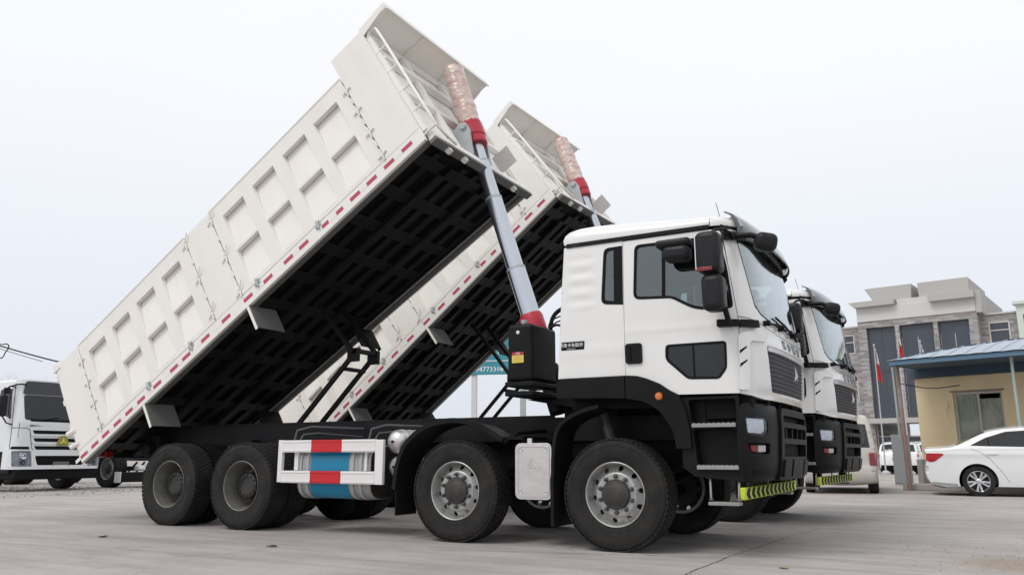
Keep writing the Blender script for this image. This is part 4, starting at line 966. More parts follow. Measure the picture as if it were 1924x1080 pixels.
# ---------------------------------------------------------------- ground
def ground_material():
    m = bpy.data.materials.new('concrete_yard'); m.use_nodes = True
    n = m.node_tree.nodes; l = m.node_tree.links; b = n['Principled BSDF']
    t = n.new('ShaderNodeTexCoord')
    def nz(scale, detail=6, rough=.6, vec=None, dist=0):
        q = n.new('ShaderNodeTexNoise'); q.inputs['Scale'].default_value = scale; q.inputs['Detail'].default_value = detail; q.inputs['Roughness'].default_value = rough; q.inputs['Distortion'].default_value = dist
        l.new(vec or t.outputs['Object'], q.inputs['Vector']); return q.outputs['Fac']
    def ramp(src, a, b_, lo=0., hi=1.):
        r = n.new('ShaderNodeMapRange'); r.inputs['From Min'].default_value = a; r.inputs['From Max'].default_value = b_; r.inputs['To Min'].default_value = lo; r.inputs['To Max'].default_value = hi
        l.new(src, r.inputs['Value']); return r.outputs[0]
    def mix(f, c0, c1):
        q = n.new('ShaderNodeMix'); q.data_type = 'RGBA'
        for i, c in ((6, c0), (7, c1)):
            if isinstance(c, tuple): q.inputs[i].default_value = c+(1,)
            else: l.new(c, q.inputs[i])
        l.new(f, q.inputs[0]); return q.outputs[2]
    mp = n.new('ShaderNodeMapping'); mp.inputs['Scale'].default_value = (.35, 2.2, 1); mp.inputs['Rotation'].default_value = (0, 0, rad(-12)); l.new(t.outputs['Object'], mp.inputs['Vector'])
    c = mix(ramp(nz(.35, 8), .35, .65), (.345, .322, .306), (.47, .444, .424))
    c = mix(ramp(nz(1.1, 7, .65, mp.outputs[0]), .42, .70, 0, .7), c, (.255, .235, .222))
    c = mix(ramp(nz(.8, 9, .72, None, .6), .60, .74, 0, .6), c, (.15, .138, .128))
    mp2 = n.new('ShaderNodeMapping'); mp2.inputs['Scale'].default_value = (.12, 5.5, 1); mp2.inputs['Rotation'].default_value = (0, 0, rad(4)); l.new(t.outputs['Object'], mp2.inputs['Vector'])
    c = mix(ramp(nz(1.0, 5, .6, mp2.outputs[0]), .55, .70, 0, .4), c, (.22, .205, .195))
    c = mix(ramp(nz(6, 8, .7), .5, .8, 0, .35), c, (.24, .22, .205))
    c = mix(ramp(nz(18, 6, .7), .56, .74, 0, .35), c, (.20, .185, .172))
    c = mix(ramp(nz(60, 4, .6), .58, .75, 0, .3), c, (.50, .48, .46))
    c = mix(ramp(nz(130, 3, .6), .60, .72, 0, .45), c, (.13, .12, .115))
    # sandy patch at the right
    g = n.new('ShaderNodeVectorMath'); g.operation = 'DISTANCE'; g.inputs[1].default_value = (3.35, -.35, 0); l.new(t.outputs['Object'], g.inputs[0])
    ad = n.new('ShaderNodeMath'); ad.operation = 'MULTIPLY_ADD'; ad.inputs[1].default_value = .9; l.new(nz(2.5, 8, .7), ad.inputs[0]); l.new(g.outputs['Value'], ad.inputs[2])
    c = mix(ramp(ad.outputs[0], 1.15, .75, 0, .75), c, (.30, .245, .19))
    l.new(c, b.inputs['Base Color'])
    l.new(ramp(nz(3, 6), .3, .7, .72, .9), b.inputs['Roughness'])
    b.inputs['Specular IOR Level'].default_value = .3
    bp = n.new('ShaderNodeBump'); bp.inputs['Strength'].default_value = .35; bp.inputs['Distance'].default_value = .012
    l.new(nz(45, 8, .75), bp.inputs['Height'])
    bp2 = n.new('ShaderNodeBump'); bp2.inputs['Strength'].default_value = .3; bp2.inputs['Distance'].default_value = .05; l.new(nz(3.0, 6), bp2.inputs['Height']); l.new(bp.outputs[0], bp2.inputs['Normal'])
    l.new(bp2.outputs[0], b.inputs['Normal'])
    MATS['concrete_yard'] = m
ground_material()
g = MB(); g.add([(-900, -900, 0), (900, -900, 0), (900, 900, 0), (-900, 900, 0)], [(0, 1, 2, 3)])
struct(g.build('ground', 'concrete_yard'))
# cracks
mat('crack', (.075, .068, .062), .95, var=.3)
def crack(p0, p1, w, amp, seed):
    rnd = random.Random(seed); N = int((Vector(p1)-Vector(p0)).length/.05); d = (Vector(p1)-Vector(p0)).normalized(); nn = Vector((-d.y, d.x)); vs = []; fs = []
    off = 0
    for i in range(N+1):
        off = off*.93+rnd.uniform(-1, 1)*amp; p = Vector(p0).lerp(Vector(p1), i/N)+nn*off; ww = w*rnd.uniform(.25, 1.2)
        vs += [(p.x+nn.x*ww, p.y+nn.y*ww, .003), (p.x-nn.x*ww, p.y-nn.y*ww, .003)]
    for i in range(N): fs.append((2*i, 2*i+1, 2*i+3, 2*i+2))
    return vs, fs
cm = MB()
for a in (((.98, -3.2), (1.02, -.9), .007, .008, 1), ((1.02, -.9), (1.25, 2.3), .005, .009, 2), ((-1.6, -1.78), (1.0, -1.08), .0055, .007, 3), ((-6, -2.6), (-2.4, -2.0), .004, .008, 4), ((3.2, 5), (6.5, 4.2), .006, .02, 5), ((2.0, 8.8), (4.4, 8.3), .012, .02, 6)):
    cm.add(*crack(*a))
struct(cm.build('ground_crack', 'crack'))

# ---------------------------------------------------------------- parked truck at the left (plain forward-control cab)
mat('silver_cab', (.74, .76, .77), .3, var=.03, coat=.3)
mat('dull_lamp', (.26, .27, .28), .3, metal=.3, var=.75, scale=9, bump=.5, bscale=20)
mat('gold', (.30, .28, .05), .4, metal=.2, var=.3, scale=20)
mat('left_visor', (.035, .038, .045), .3, var=.2)
mat('gold_bright', (.66, .60, .12), .35, var=.1)
mat('blue_frame', (.012, .012, .03), .45, var=.2)
LP = Plan([(1.42, 0), (1.415, -.5), (1.39, -.85), (1.33, -1.07), (1.22, -1.17), (1.0, -1.2), (.3, -1.2), (-.5, -1.2), (-.62, -1.19), (-.63, -1.0), (-.63, 0)])
def lw(s, z, t):
    x, y, nx, ny = LP.at(s); x -= nx*t; y -= ny*t
    if z > 1.75: x -= (z-1.75)*.16*smooth(.6, 1.2, x); y *= 1-.05*((z-1.75)/1.1)**1.3
    return (x, y, z)
def build_left_truck(loc, rz):
    root = thing('parked_truck', 'silver white truck with dark windscreen and gold emblem behind the tailgate', 'truck', loc, rz)
    S = lambda P: [(LP.sx(x), z) for x, z in P]
    cs = rng(-LP.L, LP.L, .09); cz = rng(.5, 2.9, .08)
    def panel(outl, holes, nm, m, par, t0=0, t1=.03, bev=0): return MB().sheet(outl, holes, lw, t0, t1, cs, cz).build(nm, m, par, bev=bev, ang=28)
    sf = LP.sx(1.13); sr = LP.sx(-.55)
    ws = rpoly([(-LP.sy(1.0), 1.80), (LP.sy(1.0), 1.80), (LP.sy(1.06), 2.44), (-LP.sy(1.06), 2.44)], .07)
    front = panel([(-sf, .98), (sf, .98), (sf, 2.84), (-sf, 2.84)], [ws], 'cab_front', 'silver_cab', root)
    panel(ws, [], 'windscreen', 'glass_dark', front, .012, .018)
    panel(rpoly([(-LP.sy(1.08), 2.46), (LP.sy(1.08), 2.46), (LP.sy(1.04), 2.80), (-LP.sy(1.04), 2.80)], .06), [], 'sun_visor', 'left_visor', front, -.06, -.02)
    vs = MB(); vs.prism([(.0, 2.66), (.06, 2.70), (.16, 2.70), (.05, 2.56), (-.03, 2.54)], 'x', 1.325, 1.335); vs.build('visor_logo', 'chrome', front)
    for z, w_ in ((1.50, .80), (1.30, .76), (1.10, .72)):
        panel(rpoly([(-w_+.05, z-.045), (w_-.05, z-.045), (w_, z+.045), (-w_, z+.045)], .03), [], 'grille_slot', 'rubber', front, -.003, .006)
        panel(rpoly([(-w_-.02, z-.10), (w_+.02, z-.10), (w_+.03, z-.055), (-w_-.03, z-.055)], .02), [], 'grille_bar', 'silver_cab', front, -.035, .0, bev=.01)
    em = MB()
    em.prism(rpoly([(-.14, 1.16), (.14, 1.16), (.17, 1.23), (.07, 1.42), (-.07, 1.42), (-.17, 1.23)], .03), 'x', 1.44, 1.47); eo = em.build('emblem', 'gold', front, bev=.012)
    for a0 in (90, 210, 330):
        a = rad(a0); dx, dz = math.cos(a), math.sin(a); px, pz = -dz, dx
        e_ = MB(); e_.add([(1.474, .03*px, 1.27+.03*pz), (1.474, -.03*px, 1.27-.03*pz), (1.474, .13*dx, 1.27+.13*dz), (1.49, 0, 1.27)], [(0, 1, 2), (0, 1, 3), (1, 2, 3), (2, 0, 3)]); e_.build('emblem_arm', 'gold_bright', front)
    text('front_lettering', 'SINOTRUK', .07, 'grille_mesh', front, frame3((1.405, -.72, 1.66), (0, 1, 0), (0, 0, 1)), ext=.004, res=1)
    def line(pts, nm, par, r=.010, m='rubber'):
        P2 = []
        for (a0_, b0_), (a1_, b1_) in zip(pts, pts[1:]): P2 += [lw(a0_+(a1_-a0_)*t_/8, b0_+(b1_-b0_)*t_/8, -.003) for t_ in range(9)]
        return MB().tube(P2, r, 5).build(nm, m, par)
    for sg in (1, -1):
        line([(sg*LP.sx(1.128), 1.06), (sg*LP.sx(1.128), 2.75)], 'panel_seam', front, .007)
        line([(sg*LP.sx(1.128), 1.60), (sg*LP.sy(.95), 1.60), (sg*LP.sy(.86), 1.55), (sg*LP.sy(.78), 1.10), (sg*LP.sy(.70), 1.02)], 'panel_seam', front, .007)
        MB().sheet(flip_s(rpoly([(LP.sx(1.16), 1.06), (LP.sy(.82), 1.06), (LP.sy(.84), 1.13), (LP.sx(1.18), 1.13)], .02), sg), [], lw, -.004, .006, cs).build('lamp_gap', 'rubber', front)
        MB().sheet(flip_s(rpoly([(LP.sy(.97), 1.66), (LP.sy(.30), 1.66), (LP.sy(.30), 1.76), (LP.sy(.90), 1.76)], .02), sg), [], lw, -.006, .004, cs).build('cowl_panel', 'silver_cab', front, bev=.006)
    MB().sheet(rpoly([(-LP.sy(.86), 1.765), (LP.sy(.86), 1.765), (LP.sy(.90), 1.83), (-LP.sy(.90), 1.83)], .02), [], lw, -.004, .004, cs).build('windscreen_cowl', 'rubber', front)
    # bumper
    bs = LP.sx(.98); cut = rpoly([(-.62, .66), (.62, .66), (.70, .90), (-.70, .90)], .05)
    hls = [rpoly([(LP.sy(1.13), .63), (LP.sy(.74), .63), (LP.sy(.80), 1.02), (LP.sy(1.15), 1.02)], .03), ]
    bm_ = MB(); bm_.sheet([(-bs, .56), (bs, .56), (bs, 1.05), (-bs, 1.05)], [cut, hls[0], flip_s(hls[0], -1)], lambda a, b, t: lw(a, b, t-.06), 0, .05, cs, rng(.5, 1, .06)); bo = bm_.build('bumper', 'silver_cab', root, bev=.01)
    MB().sheet(cut, [], lambda a, b, t: lw(a, b, t-.06), .05, .06, cs).build('bumper_opening', 'rubber', bo)
    for sg in (1, -1):
        h = flip_s(hls[0], sg)
        MB().sheet(h, [], lambda a, b, t: lw(a, b, t-.06), .04, .06, cs).build('headlight', 'dull_lamp', bo)
        for zc, r in ((.90, .095), (.73, .07)):
            c0 = lw(sg*LP.sy(.95), zc, -.03); q = MB(); q.lathe([(r, 0), (r*.9, .012), (r*.4, -.01), (0, .01)], 20, 'x', c=c0); q.build('headlight_bowl', 'chrome' if zc > .85 else 'glass_dark', bo)
        MB().sheet(h, [], lambda a, b, t: lw(a, b, t-.06), .004, .008, cs).build('headlight_lens', 'lens', bo)
    np_ = MB(); np_.box(1.47, 1.478, -.22, .22, .63, .75); np_.build('number_plate_holder', 'grey_plate', bo)
    lo = MB(); lo.box(.7, 1.40, -1.12, 1.12, .30, .56); lo.build('lower_valance', 'rubber', root, bev=.03)
    # sides
    for sg in (1, -1):
        outl = S([(1.125, 1.0), (1.125, 2.78), (.20, 2.78), (.20, 1.62), (.30, 1.55), (.52, 1.45), (.66, 1.25), (.72, 1.0)])
        win = rpoly(S([(1.06, 1.82), (1.0, 2.60), (.36, 2.60), (.36, 1.92), (.8, 1.90)]), .05)
        d = MB(); d.sheet(flip_s(outl, sg), [flip_s(win, sg)], lw, 0, .03, [sg*c for c in cs], cz); do = d.build('door', 'silver_cab', root, ang=28)
        MB().sheet(flip_s(win, sg), [], lw, .01, .014, cs, cz).build('window_glass', 'glass_dark', do)
        MB().sheet(flip_s(rpoly(S([(.24, 1.72), (.40, 1.72), (.40, 1.80), (.24, 1.80)]), .02), sg), [], lw, -.02, .01).build('handle', 'plastic', do)
        r_ = MB(); r_.sheet(flip_s([(LP.sx(.19), 1.62), (LP.L, 1.62), (LP.L, 2.78), (LP.sx(.19), 2.78)], sg), [], lw, 0, .03, cs, cz); r_.build('cab_shell', 'silver_cab', root, ang=28)
        a_ = MB(); a_.sheet(flip_s(S([(.19, 1.60), (.30, 1.53), (.51, 1.43), (.65, 1.23), (.71, .98), (.60, .98), (.54, 1.18), (.42, 1.34), (.22, 1.42), (-.4, 1.42), (-.55, 1.3), (-.6, 1.5), (-.5, 1.60)]), sg), [], lw, -.03, .03, cs, cz); a_.build('wheel_arch', 'plastic', root)
        m_ = MB(); m_.box(.90, 1.05, -1.30*sg, -1.50*sg, 1.88, 2.42); mo = m_.build('side_mirror', 'mirror_film', root, bev=.05, seg=3)
        m_ = MB(); m_.box(.92, 1.04, -1.26*sg, -1.42*sg, 2.46, 2.62); m_.build('upper_mirror', 'mirror_film', mo, bev=.04, seg=3)
        m_ = MB(); m_.tube(chaikin([(1.08, -1.18*sg, 2.62), (1.06, -1.34*sg, 2.68), (1.0, -1.40*sg, 2.42)], 2), .018, 6); m_.build('mirror_arm', 'plastic', mo)
        m_ = MB(); m_.tube([(1.0, -1.40*sg, 1.9), (1.06, -1.3*sg, 1.72), (1.12, -1.19*sg, 1.68)], .018, 6); m_.build('mirror_arm', 'plastic', mo)
        s_ = MB(); s_.box(.72, 1.2, -1.1*sg, -1.17*sg, .45, .98); s_.build('step_box', 'plastic', root, bev=.02)
        g_ = MB(); g_.tube(chaikin([(1.02, -1.21*sg, 1.83), (1.0, -1.25*sg, 2.0), (.98, -1.24*sg, 2.5), (.97, -1.18*sg, 2.6)], 2), .012, 6); g_.build('grab_rail', 'plastic', do)
    rf = MB(); rf.box(-.6, 1.02, -1.1, 1.1, 2.72, 2.86); rf.build('roof', 'silver_cab', root, bev=.07, seg=4)
    pipe = MB(); pipe.tube(chaikin([(.9, -1.22, 2.66), (1.18, -1.15, 2.72), (1.25, -1.0, 2.70)], 2), .02, 6); pipe.build('roof_drip_rail', 'plastic', root)
    it = MB(); it.box(-.55, 1.15, -1.12, 1.12, 1.3, 1.35); it.box(-.5, -.45, -1.1, 1.1, 1.4, 2.7); it.prism([(1.3, 1.35), (1.3, 1.72), (.95, 1.78), (.9, 1.35)], 'y', -1.1, 1.1); it.build('cab_interior', 'interior', root)
    wp = MB()
    for s0 in (-.75, .0, .7): wp.tube([lw(s0, 1.79, -.03), lw(s0-.55, 1.88, -.02)], .013, 5)
    wp.build('wipers', 'rubber', front)
    fr = MB()
    for sg in (1, -1): fr.box(-7.5, 1.0, sg*.40, sg*.44, .82, 1.10)
    fr.box(-3.0, -1.2, -.42, .42, .9, 1.0); fr.box(.2, 1.1, -.42, .42, .6, 1.1); fr.build('chassis_frame', 'chassis', root)
    for x, kd in ((0, 'front'), (-5.0, 'rear'), (-6.35, 'rear')):
        for sg in (1, -1): make_wheel(root, kd, (x, -1.0*sg, .525), sg < 0)
        MB().tube([(x, -.9, .525), (x, .9, .525)], .07, 10).build('axle', 'chassis', root)
    return root
left_truck = build_left_truck((-19.42, 4.53, 0), 0)

# bare chassis beside it: front wheel, frame, dropped bumper beam
def bare_chassis(loc):
    root = thing('truck_chassis', 'cabless truck chassis with dark blue frame beside the silver white truck', 'truck chassis', loc, 0)
    f = MB()
    for sg in (1, -1): f.box(-6.5, 1.3, sg*.40, sg*.44, .80, 1.12)
    f.box(.9, 1.0, -.42, .42, .85, 1.1); f.box(-3, -2.9, -.42, .42, .85, 1.1); f.build('frame', 'blue_frame', root)
    e = MB(); e.box(-.6, .9, -.36, .36, .75, 1.25); e.build('engine', 'blue_frame', root, bev=.06)
    for x in (0, -5.0):
        for sg in (1, -1): make_wheel(root, 'front' if x == 0 else 'rear', (x, -1.0*sg, .525), sg < 0)
        MB().tube([(x, -.9, .525), (x, .9, .525)], .07, 10).build('axle', 'chassis', root)
    b = MB(); b.prism(rpoly([(.58, -1.24), (.80, -1.24), (.95, -.6), (.95, .6), (.80, 1.24), (.58, 1.24)], .1), 'z', .16, .44); bo = b.build('bumper_beam', 'chassis', root, bev=.02)
    b = MB(); b.box(.56, .83, -1.262, -1.242, .15, .45); b.build('bumper_end', 'silver_cab', bo)
    b = MB(); b.prism([(.6, .46), (.92, .48), (.95, .56), (.8, .64), (.65, .6)], 'y', -.72, .4); b.build('loose_fairing', 'silver_cab', root, bev=.03)
    for k in range(3):
        b = MB(); b.tube([(.65+.08*k, -.9+.2*k, .45), (.75+.06*k, -.7+.2*k, .72)], .03, 8); b.build('wiring_bundle', 'rubber', root)
    return root
bare_chassis((-18.9, 7.65, 0))

# ---------------------------------------------------------------- cars
mat('car_white', (.80, .81, .815), .18, var=.01, coat=.6, rvar=.03)
mat('car_silver', (.54, .52, .475), .35, var=.05, coat=.3, metal=.2, dirt=(.36, .33, .28), dirt_amt=.35)
mat('alloy', (.62, .63, .65), .28, metal=.8, var=.05)
mat('valance', (.33, .35, .35), .6)
mat('tail_dull', (.24, .035, .045), .3, var=.15, coat=.3)
mat('tail_red', (.46, .015, .03), .15, var=.2, scale=30, coat=.7)
def car_wheel(parent, loc, flip, r=.325, spokes=10):
    key = 'car%d_%.3f' % (spokes, r)
    if key not in WH:
        t = MB(); t.lathe([(r*.66, -.08), (r*.70, -.10), (r*.85, -.108), (r*.96, -.10), (r, -.075), (r, .075), (r*.96, .10), (r*.66, .08)], 48); clampz(t, -r+.008)
        hub = MB(); hub.lathe([(0, .06), (r*.55, .06), (r*.55, 0), (0, 0)], 32); h = hub.build('wheel', 'hub_dark')
        t.build('tyre', 'tyre', h, ang=40)
        rm = MB(); rm.lathe([(r*.655, -.07), (r*.69, -.10), (r*.67, -.105), (r*.62, -.07), (r*.60, .05)], 48); rm.build('rim', 'alloy', h)
        sp = MB()
        for k in range(spokes):
            a = 2*PI*k/spokes + (.10 if k % 2 else -.10)*(spokes == 10)
            ca, sa = math.cos(a), math.sin(a); w = .02
            vs = []
            for rr, ww, y in ((r*.15, w*.8, -.08), (r*.65, w*1.15, -.085)):
                for sgn in (-1, 1):
                    for yy in (y, y+.03): vs.append((rr*ca-sgn*ww*sa, yy, rr*sa+sgn*ww*ca))
            sp.add(vs, [(0, 1, 3, 2), (4, 6, 7, 5), (0, 4, 5, 1), (2, 3, 7, 6), (0, 2, 6, 4), (1, 5, 7, 3)])
        sp.lathe([(0, -.092), (r*.13, -.09), (r*.2, -.075), (r*.2, -.05)], 24); sp.build('spokes', 'alloy', h, bev=.004)
        WH[key] = h; h.parent = parent; h.location = loc; h.rotation_euler = (0, 0, PI if flip else 0); return h
    h = copy_tree(WH[key], parent); h.location = loc; h.rotation_euler = (0, 0, PI if flip else 0); return h
def build_car(name, label, cat, loc, rz, D, group=None):
    """side silhouette + width law; x forward from the rear bumper"""
    root = thing(name, label, cat, loc, rz, group)
    top = [tuple(v) for v in chaikin([Vector(p) for p in D['top']], 2)]
    W = D['W']; Lc = max(p[0] for p in top); belt = D['belt']; wr = D['wr']
    def ztop(x):
        best = 0
        for a, b in zip(top, top[1:]):
            lo, hi = min(a[0], b[0]), max(a[0], b[0])
            if lo <= x <= hi and hi-lo > 1e-6: best = max(best, a[1]+(b[1]-a[1])*(x-a[0])/(b[0]-a[0]))
        return best
    def yw(x, z):
        y = W-.05*((z-.65)/.5)**2*(z < .65)
        if z > belt: y -= (z-belt)*D['tumble']
        y -= D['rt']*max(0, (D['rl']-x)/D['rl'])**2.2; y -= .26*max(0, (x-(Lc-.8))/.8)**2.2
        d = ztop(x)-z; r = D.get('round', .07)
        if d < r: y -= r*(1-math.sqrt(max(0, 1-(1-max(d, 0)/r)**2)))
        y += .012*math.exp(-((z-belt+.12)/.06)**2)
        return y
    bot = []
    zb = D['zb']
    for cx in sorted(D['wheels'], reverse=True):
        ra = wr+.055
        a0 = math.asin(min(1, max(-1, (zb-wr)/ra)))
        bot += [(cx+ra*math.cos(a), wr+ra*math.sin(a)) for a in [a0+(PI-2*a0)*k/20 for k in range(21)]]
    outl = top+[(p[0], p[1]) for p in bot]
    gx = rng(0, Lc, .07); gz = rng(.2, 2.0, .05)
    for sg in (1, -1):
        wp = lambda a, b, t: (a, -sg*(yw(a, b)-t), b)
        holes = [rpoly(w_, .03) for w_ in D['windows']]
        s = MB(); s.sheet(outl, holes, wp, 0, .02, gx, gz); so_ = s.build('body_side', D['paint'], root, ang=30)
        for hw in holes:
            MB().sheet(hw, [], wp, .010, .014, gx, gz).build('side_window', 'glass_dark', so_)
        for x0, x1, z0, z1 in D.get('pillars', ()):
            MB().sheet([(x0, z0), (x1, z0), (x1, z1), (x0, z1)], [], wp, -.001, .008, [], gz).build('window_pillar', 'rubber', so_)
        for pl in D.get('seams', ()):
            m_ = MB(); m_.tube([wp(pl[i][0]+(pl[i+1][0]-pl[i][0])*t_/6, pl[i][1]+(pl[i+1][1]-pl[i][1])*t_/6, .001) for i in range(len(pl)-1) for t_ in range(6)]+[wp(*pl[-1], .001)], .0045, 4); m_.build('door_seam', 'rubber', so_)
        for pl, mm, nm, pr in D.get('side_bits', ()):
            MB().sheet(pl, [], wp, -pr, .004, rng(0, Lc, .05), rng(.2, 2, .05)).build(nm, mm, so_, bev=.004)
        lin = MB()
        for cx in D['wheels']: lin.lathe([(0, -sg*(W-.32)), (wr+.052, -sg*(W-.32)), (wr+.052, -sg*(W-.035))], 28, c=(cx, 0, wr))
        lin.v = [(a_, b_, max(c_, zb+.02)) for a_, b_, c_ in lin.v]; lin.build('wheel_arch_liner', 'rubber', so_)
        for cx in D['wheels']: car_wheel(root, (cx, -sg*(W-.115), wr-.006), sg < 0, wr, D.get('spokes', 10))
    # skin across the car
    segs = D['segs']; idx = 0
    for x_lim, nm, mm in segs:
        pts = [top[idx]]
        while idx < len(top)-1 and (x_lim is None or not (x_lim(top[idx]))):
            idx += 1; pts.append(top[idx])
        m_ = MB(); NY = 14; vs = []; fs = []
        for i, (x, z) in enumerate(pts):
            y1 = yw(x, z)
            j0 = max(0, top.index(pts[i])-1); j1 = min(len(top)-1, top.index(pts[i])+1); d = Vector(top[j1])-Vector(top[j0]); nn = Vector((-d.y, d.x)).normalized()
            for j in range(NY+1):
                q = -1+2*j/NY; cr = .055*(1-q*q)
                vs.append((x+nn.x*cr, y1*q, z+nn.y*cr))
        n = NY+1
        for i in range(len(pts)-1): fs += [(i*n+j, i*n+j+1, (i+1)*n+j+1, (i+1)*n+j) for j in range(NY)]
        m_.add(vs, fs); m_.build(nm, mm, root, ang=40)
    flo = MB(); flo.box(.25, Lc-.3, -W+.2, W-.2, zb-.01, zb+.05); flo.build('floor_pan', 'rubber', root)
    it = MB(); it.box(.9, Lc-1.3, -W+.14, W-.14, zb+.05, belt-.15); it.build('cabin_floor', 'interior', root)
    return root, yw
SEDAN = dict(top=[(.36, .20), (.10, .24), (.01, .40), (.0, .60), (.05, .78), (.06, .93), (.0, 1.00), (.05, 1.03), (.35, 1.045), (.62, 1.07), (.95, 1.24), (1.28, 1.405), (1.7, 1.475), (2.2, 1.49), (2.7, 1.45), (3.1, 1.28), (3.55, 1.03), (4.0, .95), (4.35, .85), (4.58, .66), (4.62, .42), (4.45, .22)],
    W=.90, belt=1.03, tumble=.42, rt=.17, rl=.7, wr=.325, zb=.21, wheels=(1.03, 3.70), paint='car_white', round=.06,
    windows=[[(.93, 1.095), (1.25, 1.08), (3.05, 1.03), (3.30, 1.04), (2.95, 1.26), (2.60, 1.385), (2.1, 1.42), (1.65, 1.395), (1.25, 1.265)]],
    pillars=[(2.02, 2.10, 1.07, 1.41), (1.29, 1.31, 1.085, 1.28)],
    seams=[[(2.06, 1.04), (2.08, .75), (2.08, .30)], [(1.13, .95), (1.30, .80), (1.50, .52), (1.62, .30)], [(.95, 1.02), (1.13, .95)]],
    side_bits=[(rpoly([(.02, .78), (.10, .74), (.20, .75), (.40, .90), (.38, .925), (.04, .93)], .03), 'tail_red', 'tail_lamp', .012),
               (rpoly([(1.24, .905), (1.46, .905), (1.46, .94), (1.24, .94)], .012), 'car_white', 'door_handle', .022), (rpoly([(3.0, .905), (2.78, .905), (2.78, .94), (3.0, .94)], .012), 'car_white', 'door_handle', .022),
               (rpoly([(.10, .235), (.45, .215), (.62, .22), (.62, .26), (.12, .30)], .01), 'valance', 'rear_valance', .006)],
    segs=[(lambda p: p[1] > .34, 'rear_valance', 'valance'), (lambda p: p[0] > .66, 'boot_lid', 'car_white'), (lambda p: p[0] > 1.22, 'rear_glass', 'glass_dark'), (lambda p: p[0] > 2.75, 'roof', 'car_white'), (lambda p: p[0] > 3.48, 'windscreen', 'glass_dark'), (None, 'bonnet', 'car_white')])
build_car('sedan', 'white sedan parked by the blue-roofed guard house', 'car', (2.10, 13.24, 0), 0, SEDAN)
VAN = dict(top=[(.30, .24), (.05, .27), (.0, .40), (.0, .58), (.04, .66), (.05, .95), (.10, 1.25), (.20, 1.60), (.30, 1.78), (.55, 1.85), (1.6, 1.89), (2.8, 1.86), (3.3, 1.74), (3.8, 1.30), (4.1, 1.05), (4.25, .8), (4.25, .3)],
    W=.83, belt=1.02, tumble=.16, rt=.06, rl=.35, wr=.30, zb=.25, wheels=(.72, 3.4), paint='car_silver', round=.09, spokes=8,
    windows=[[(.42, 1.05), (1.35, 1.05), (1.35, 1.62), (.55, 1.62)], [(1.45, 1.05), (2.45, 1.05), (2.45, 1.62), (1.45, 1.62)], [(2.55, 1.05), (3.35, 1.05), (3.15, 1.5), (2.95, 1.62), (2.55, 1.62)]],
    seams=[[(1.4, 1.7), (1.4, .4)], [(2.5, 1.7), (2.5, .4)]],
    side_bits=[(rpoly([(.06, .64), (.20, .64), (.22, .95), (.10, .95)], .02), 'tail_dull', 'tail_lamp', .012)],
    segs=[(lambda p: p[1] > .60, 'rear_bumper', 'car_silver'), (lambda p: p[1] > 1.06, 'tailgate', 'car_silver'), (lambda p: p[1] > 1.55, 'rear_glass', 'glass_dark'), (lambda p: p[0] > 3.2, 'roof', 'car_silver'), (lambda p: p[0] > 3.85, 'windscreen', 'glass_dark'), (None, 'bonnet', 'car_silver')])
van, vy = build_car('minivan', 'dusty silver minivan seen from behind, partly hidden by a tipper truck', 'van', (.30, 12.2, 0), PI/2+.11, VAN)
for sg in (1, -1):
    t = MB(); t.box(.005, .075, -sg*.79, -sg*.66, .66, .95); t.build('rear_lamp', 'tail_dull', van, bev=.015)
    t = MB(); t.box(.0, .04, -sg*.70, -sg*.30, .40, .43); t.build('bumper_strip', 'rubber', van)
t = MB(); t.box(-.07, -.05, -.22, .22, .72, .83); t.build('number_plate', 'grey_plate', van)
SUV = dict(top=[(.30, .26), (.04, .30), (.0, .50), (.03, .80), (.10, 1.0), (.30, 1.33), (.55, 1.47), (1.6, 1.54), (2.4, 1.50), (3.0, 1.20), (3.3, 1.02), (4.0, .92), (4.3, .7), (4.35, .3)],
    W=.89, belt=1.0, tumble=.3, rt=.1, rl=.5, wr=.33, zb=.27, wheels=(.85, 3.5), paint='car_white', round=.08,
    windows=[[(.75, 1.05), (3.0, 1.02), (2.45, 1.38), (1.0, 1.38)]],
    side_bits=[(rpoly([(.05, .80), (.35, .84), (.35, .94), (.09, .95)], .02), 'tail_red', 'tail_lamp', .01)],
    segs=[(lambda p: p[1] > .38, 'rear_valance', 'rubber'), (lambda p: p[1] > 1.02, 'tailgate', 'car_white'), (lambda p: p[1] > 1.36, 'rear_glass', 'glass_dark'), (lambda p: p[0] > 2.45, 'roof', 'car_white'), (lambda p: p[0] > 3.15, 'windscreen', 'glass_dark'), (None, 'bonnet', 'car_white')])
suv, _ = build_car('hatchback', 'white hatchback parked far off between the minivan and the grey cabinet', 'car', (.08, 34.5, 0), PI/2, SUV, 'distant white cars')
t = MB(); t.box(-.06, -.045, -.26, .26, .66, .78); t.build('number_plate', 'grey_plate', suv)
suv2 = copy_tree(suv); suv2.location = (1.72, 36.5, 0); suv2.rotation_euler = (0, 0, PI/2+.5); suv2['label'] = 'white hatchback far off between the rusty post and the guard house wall'

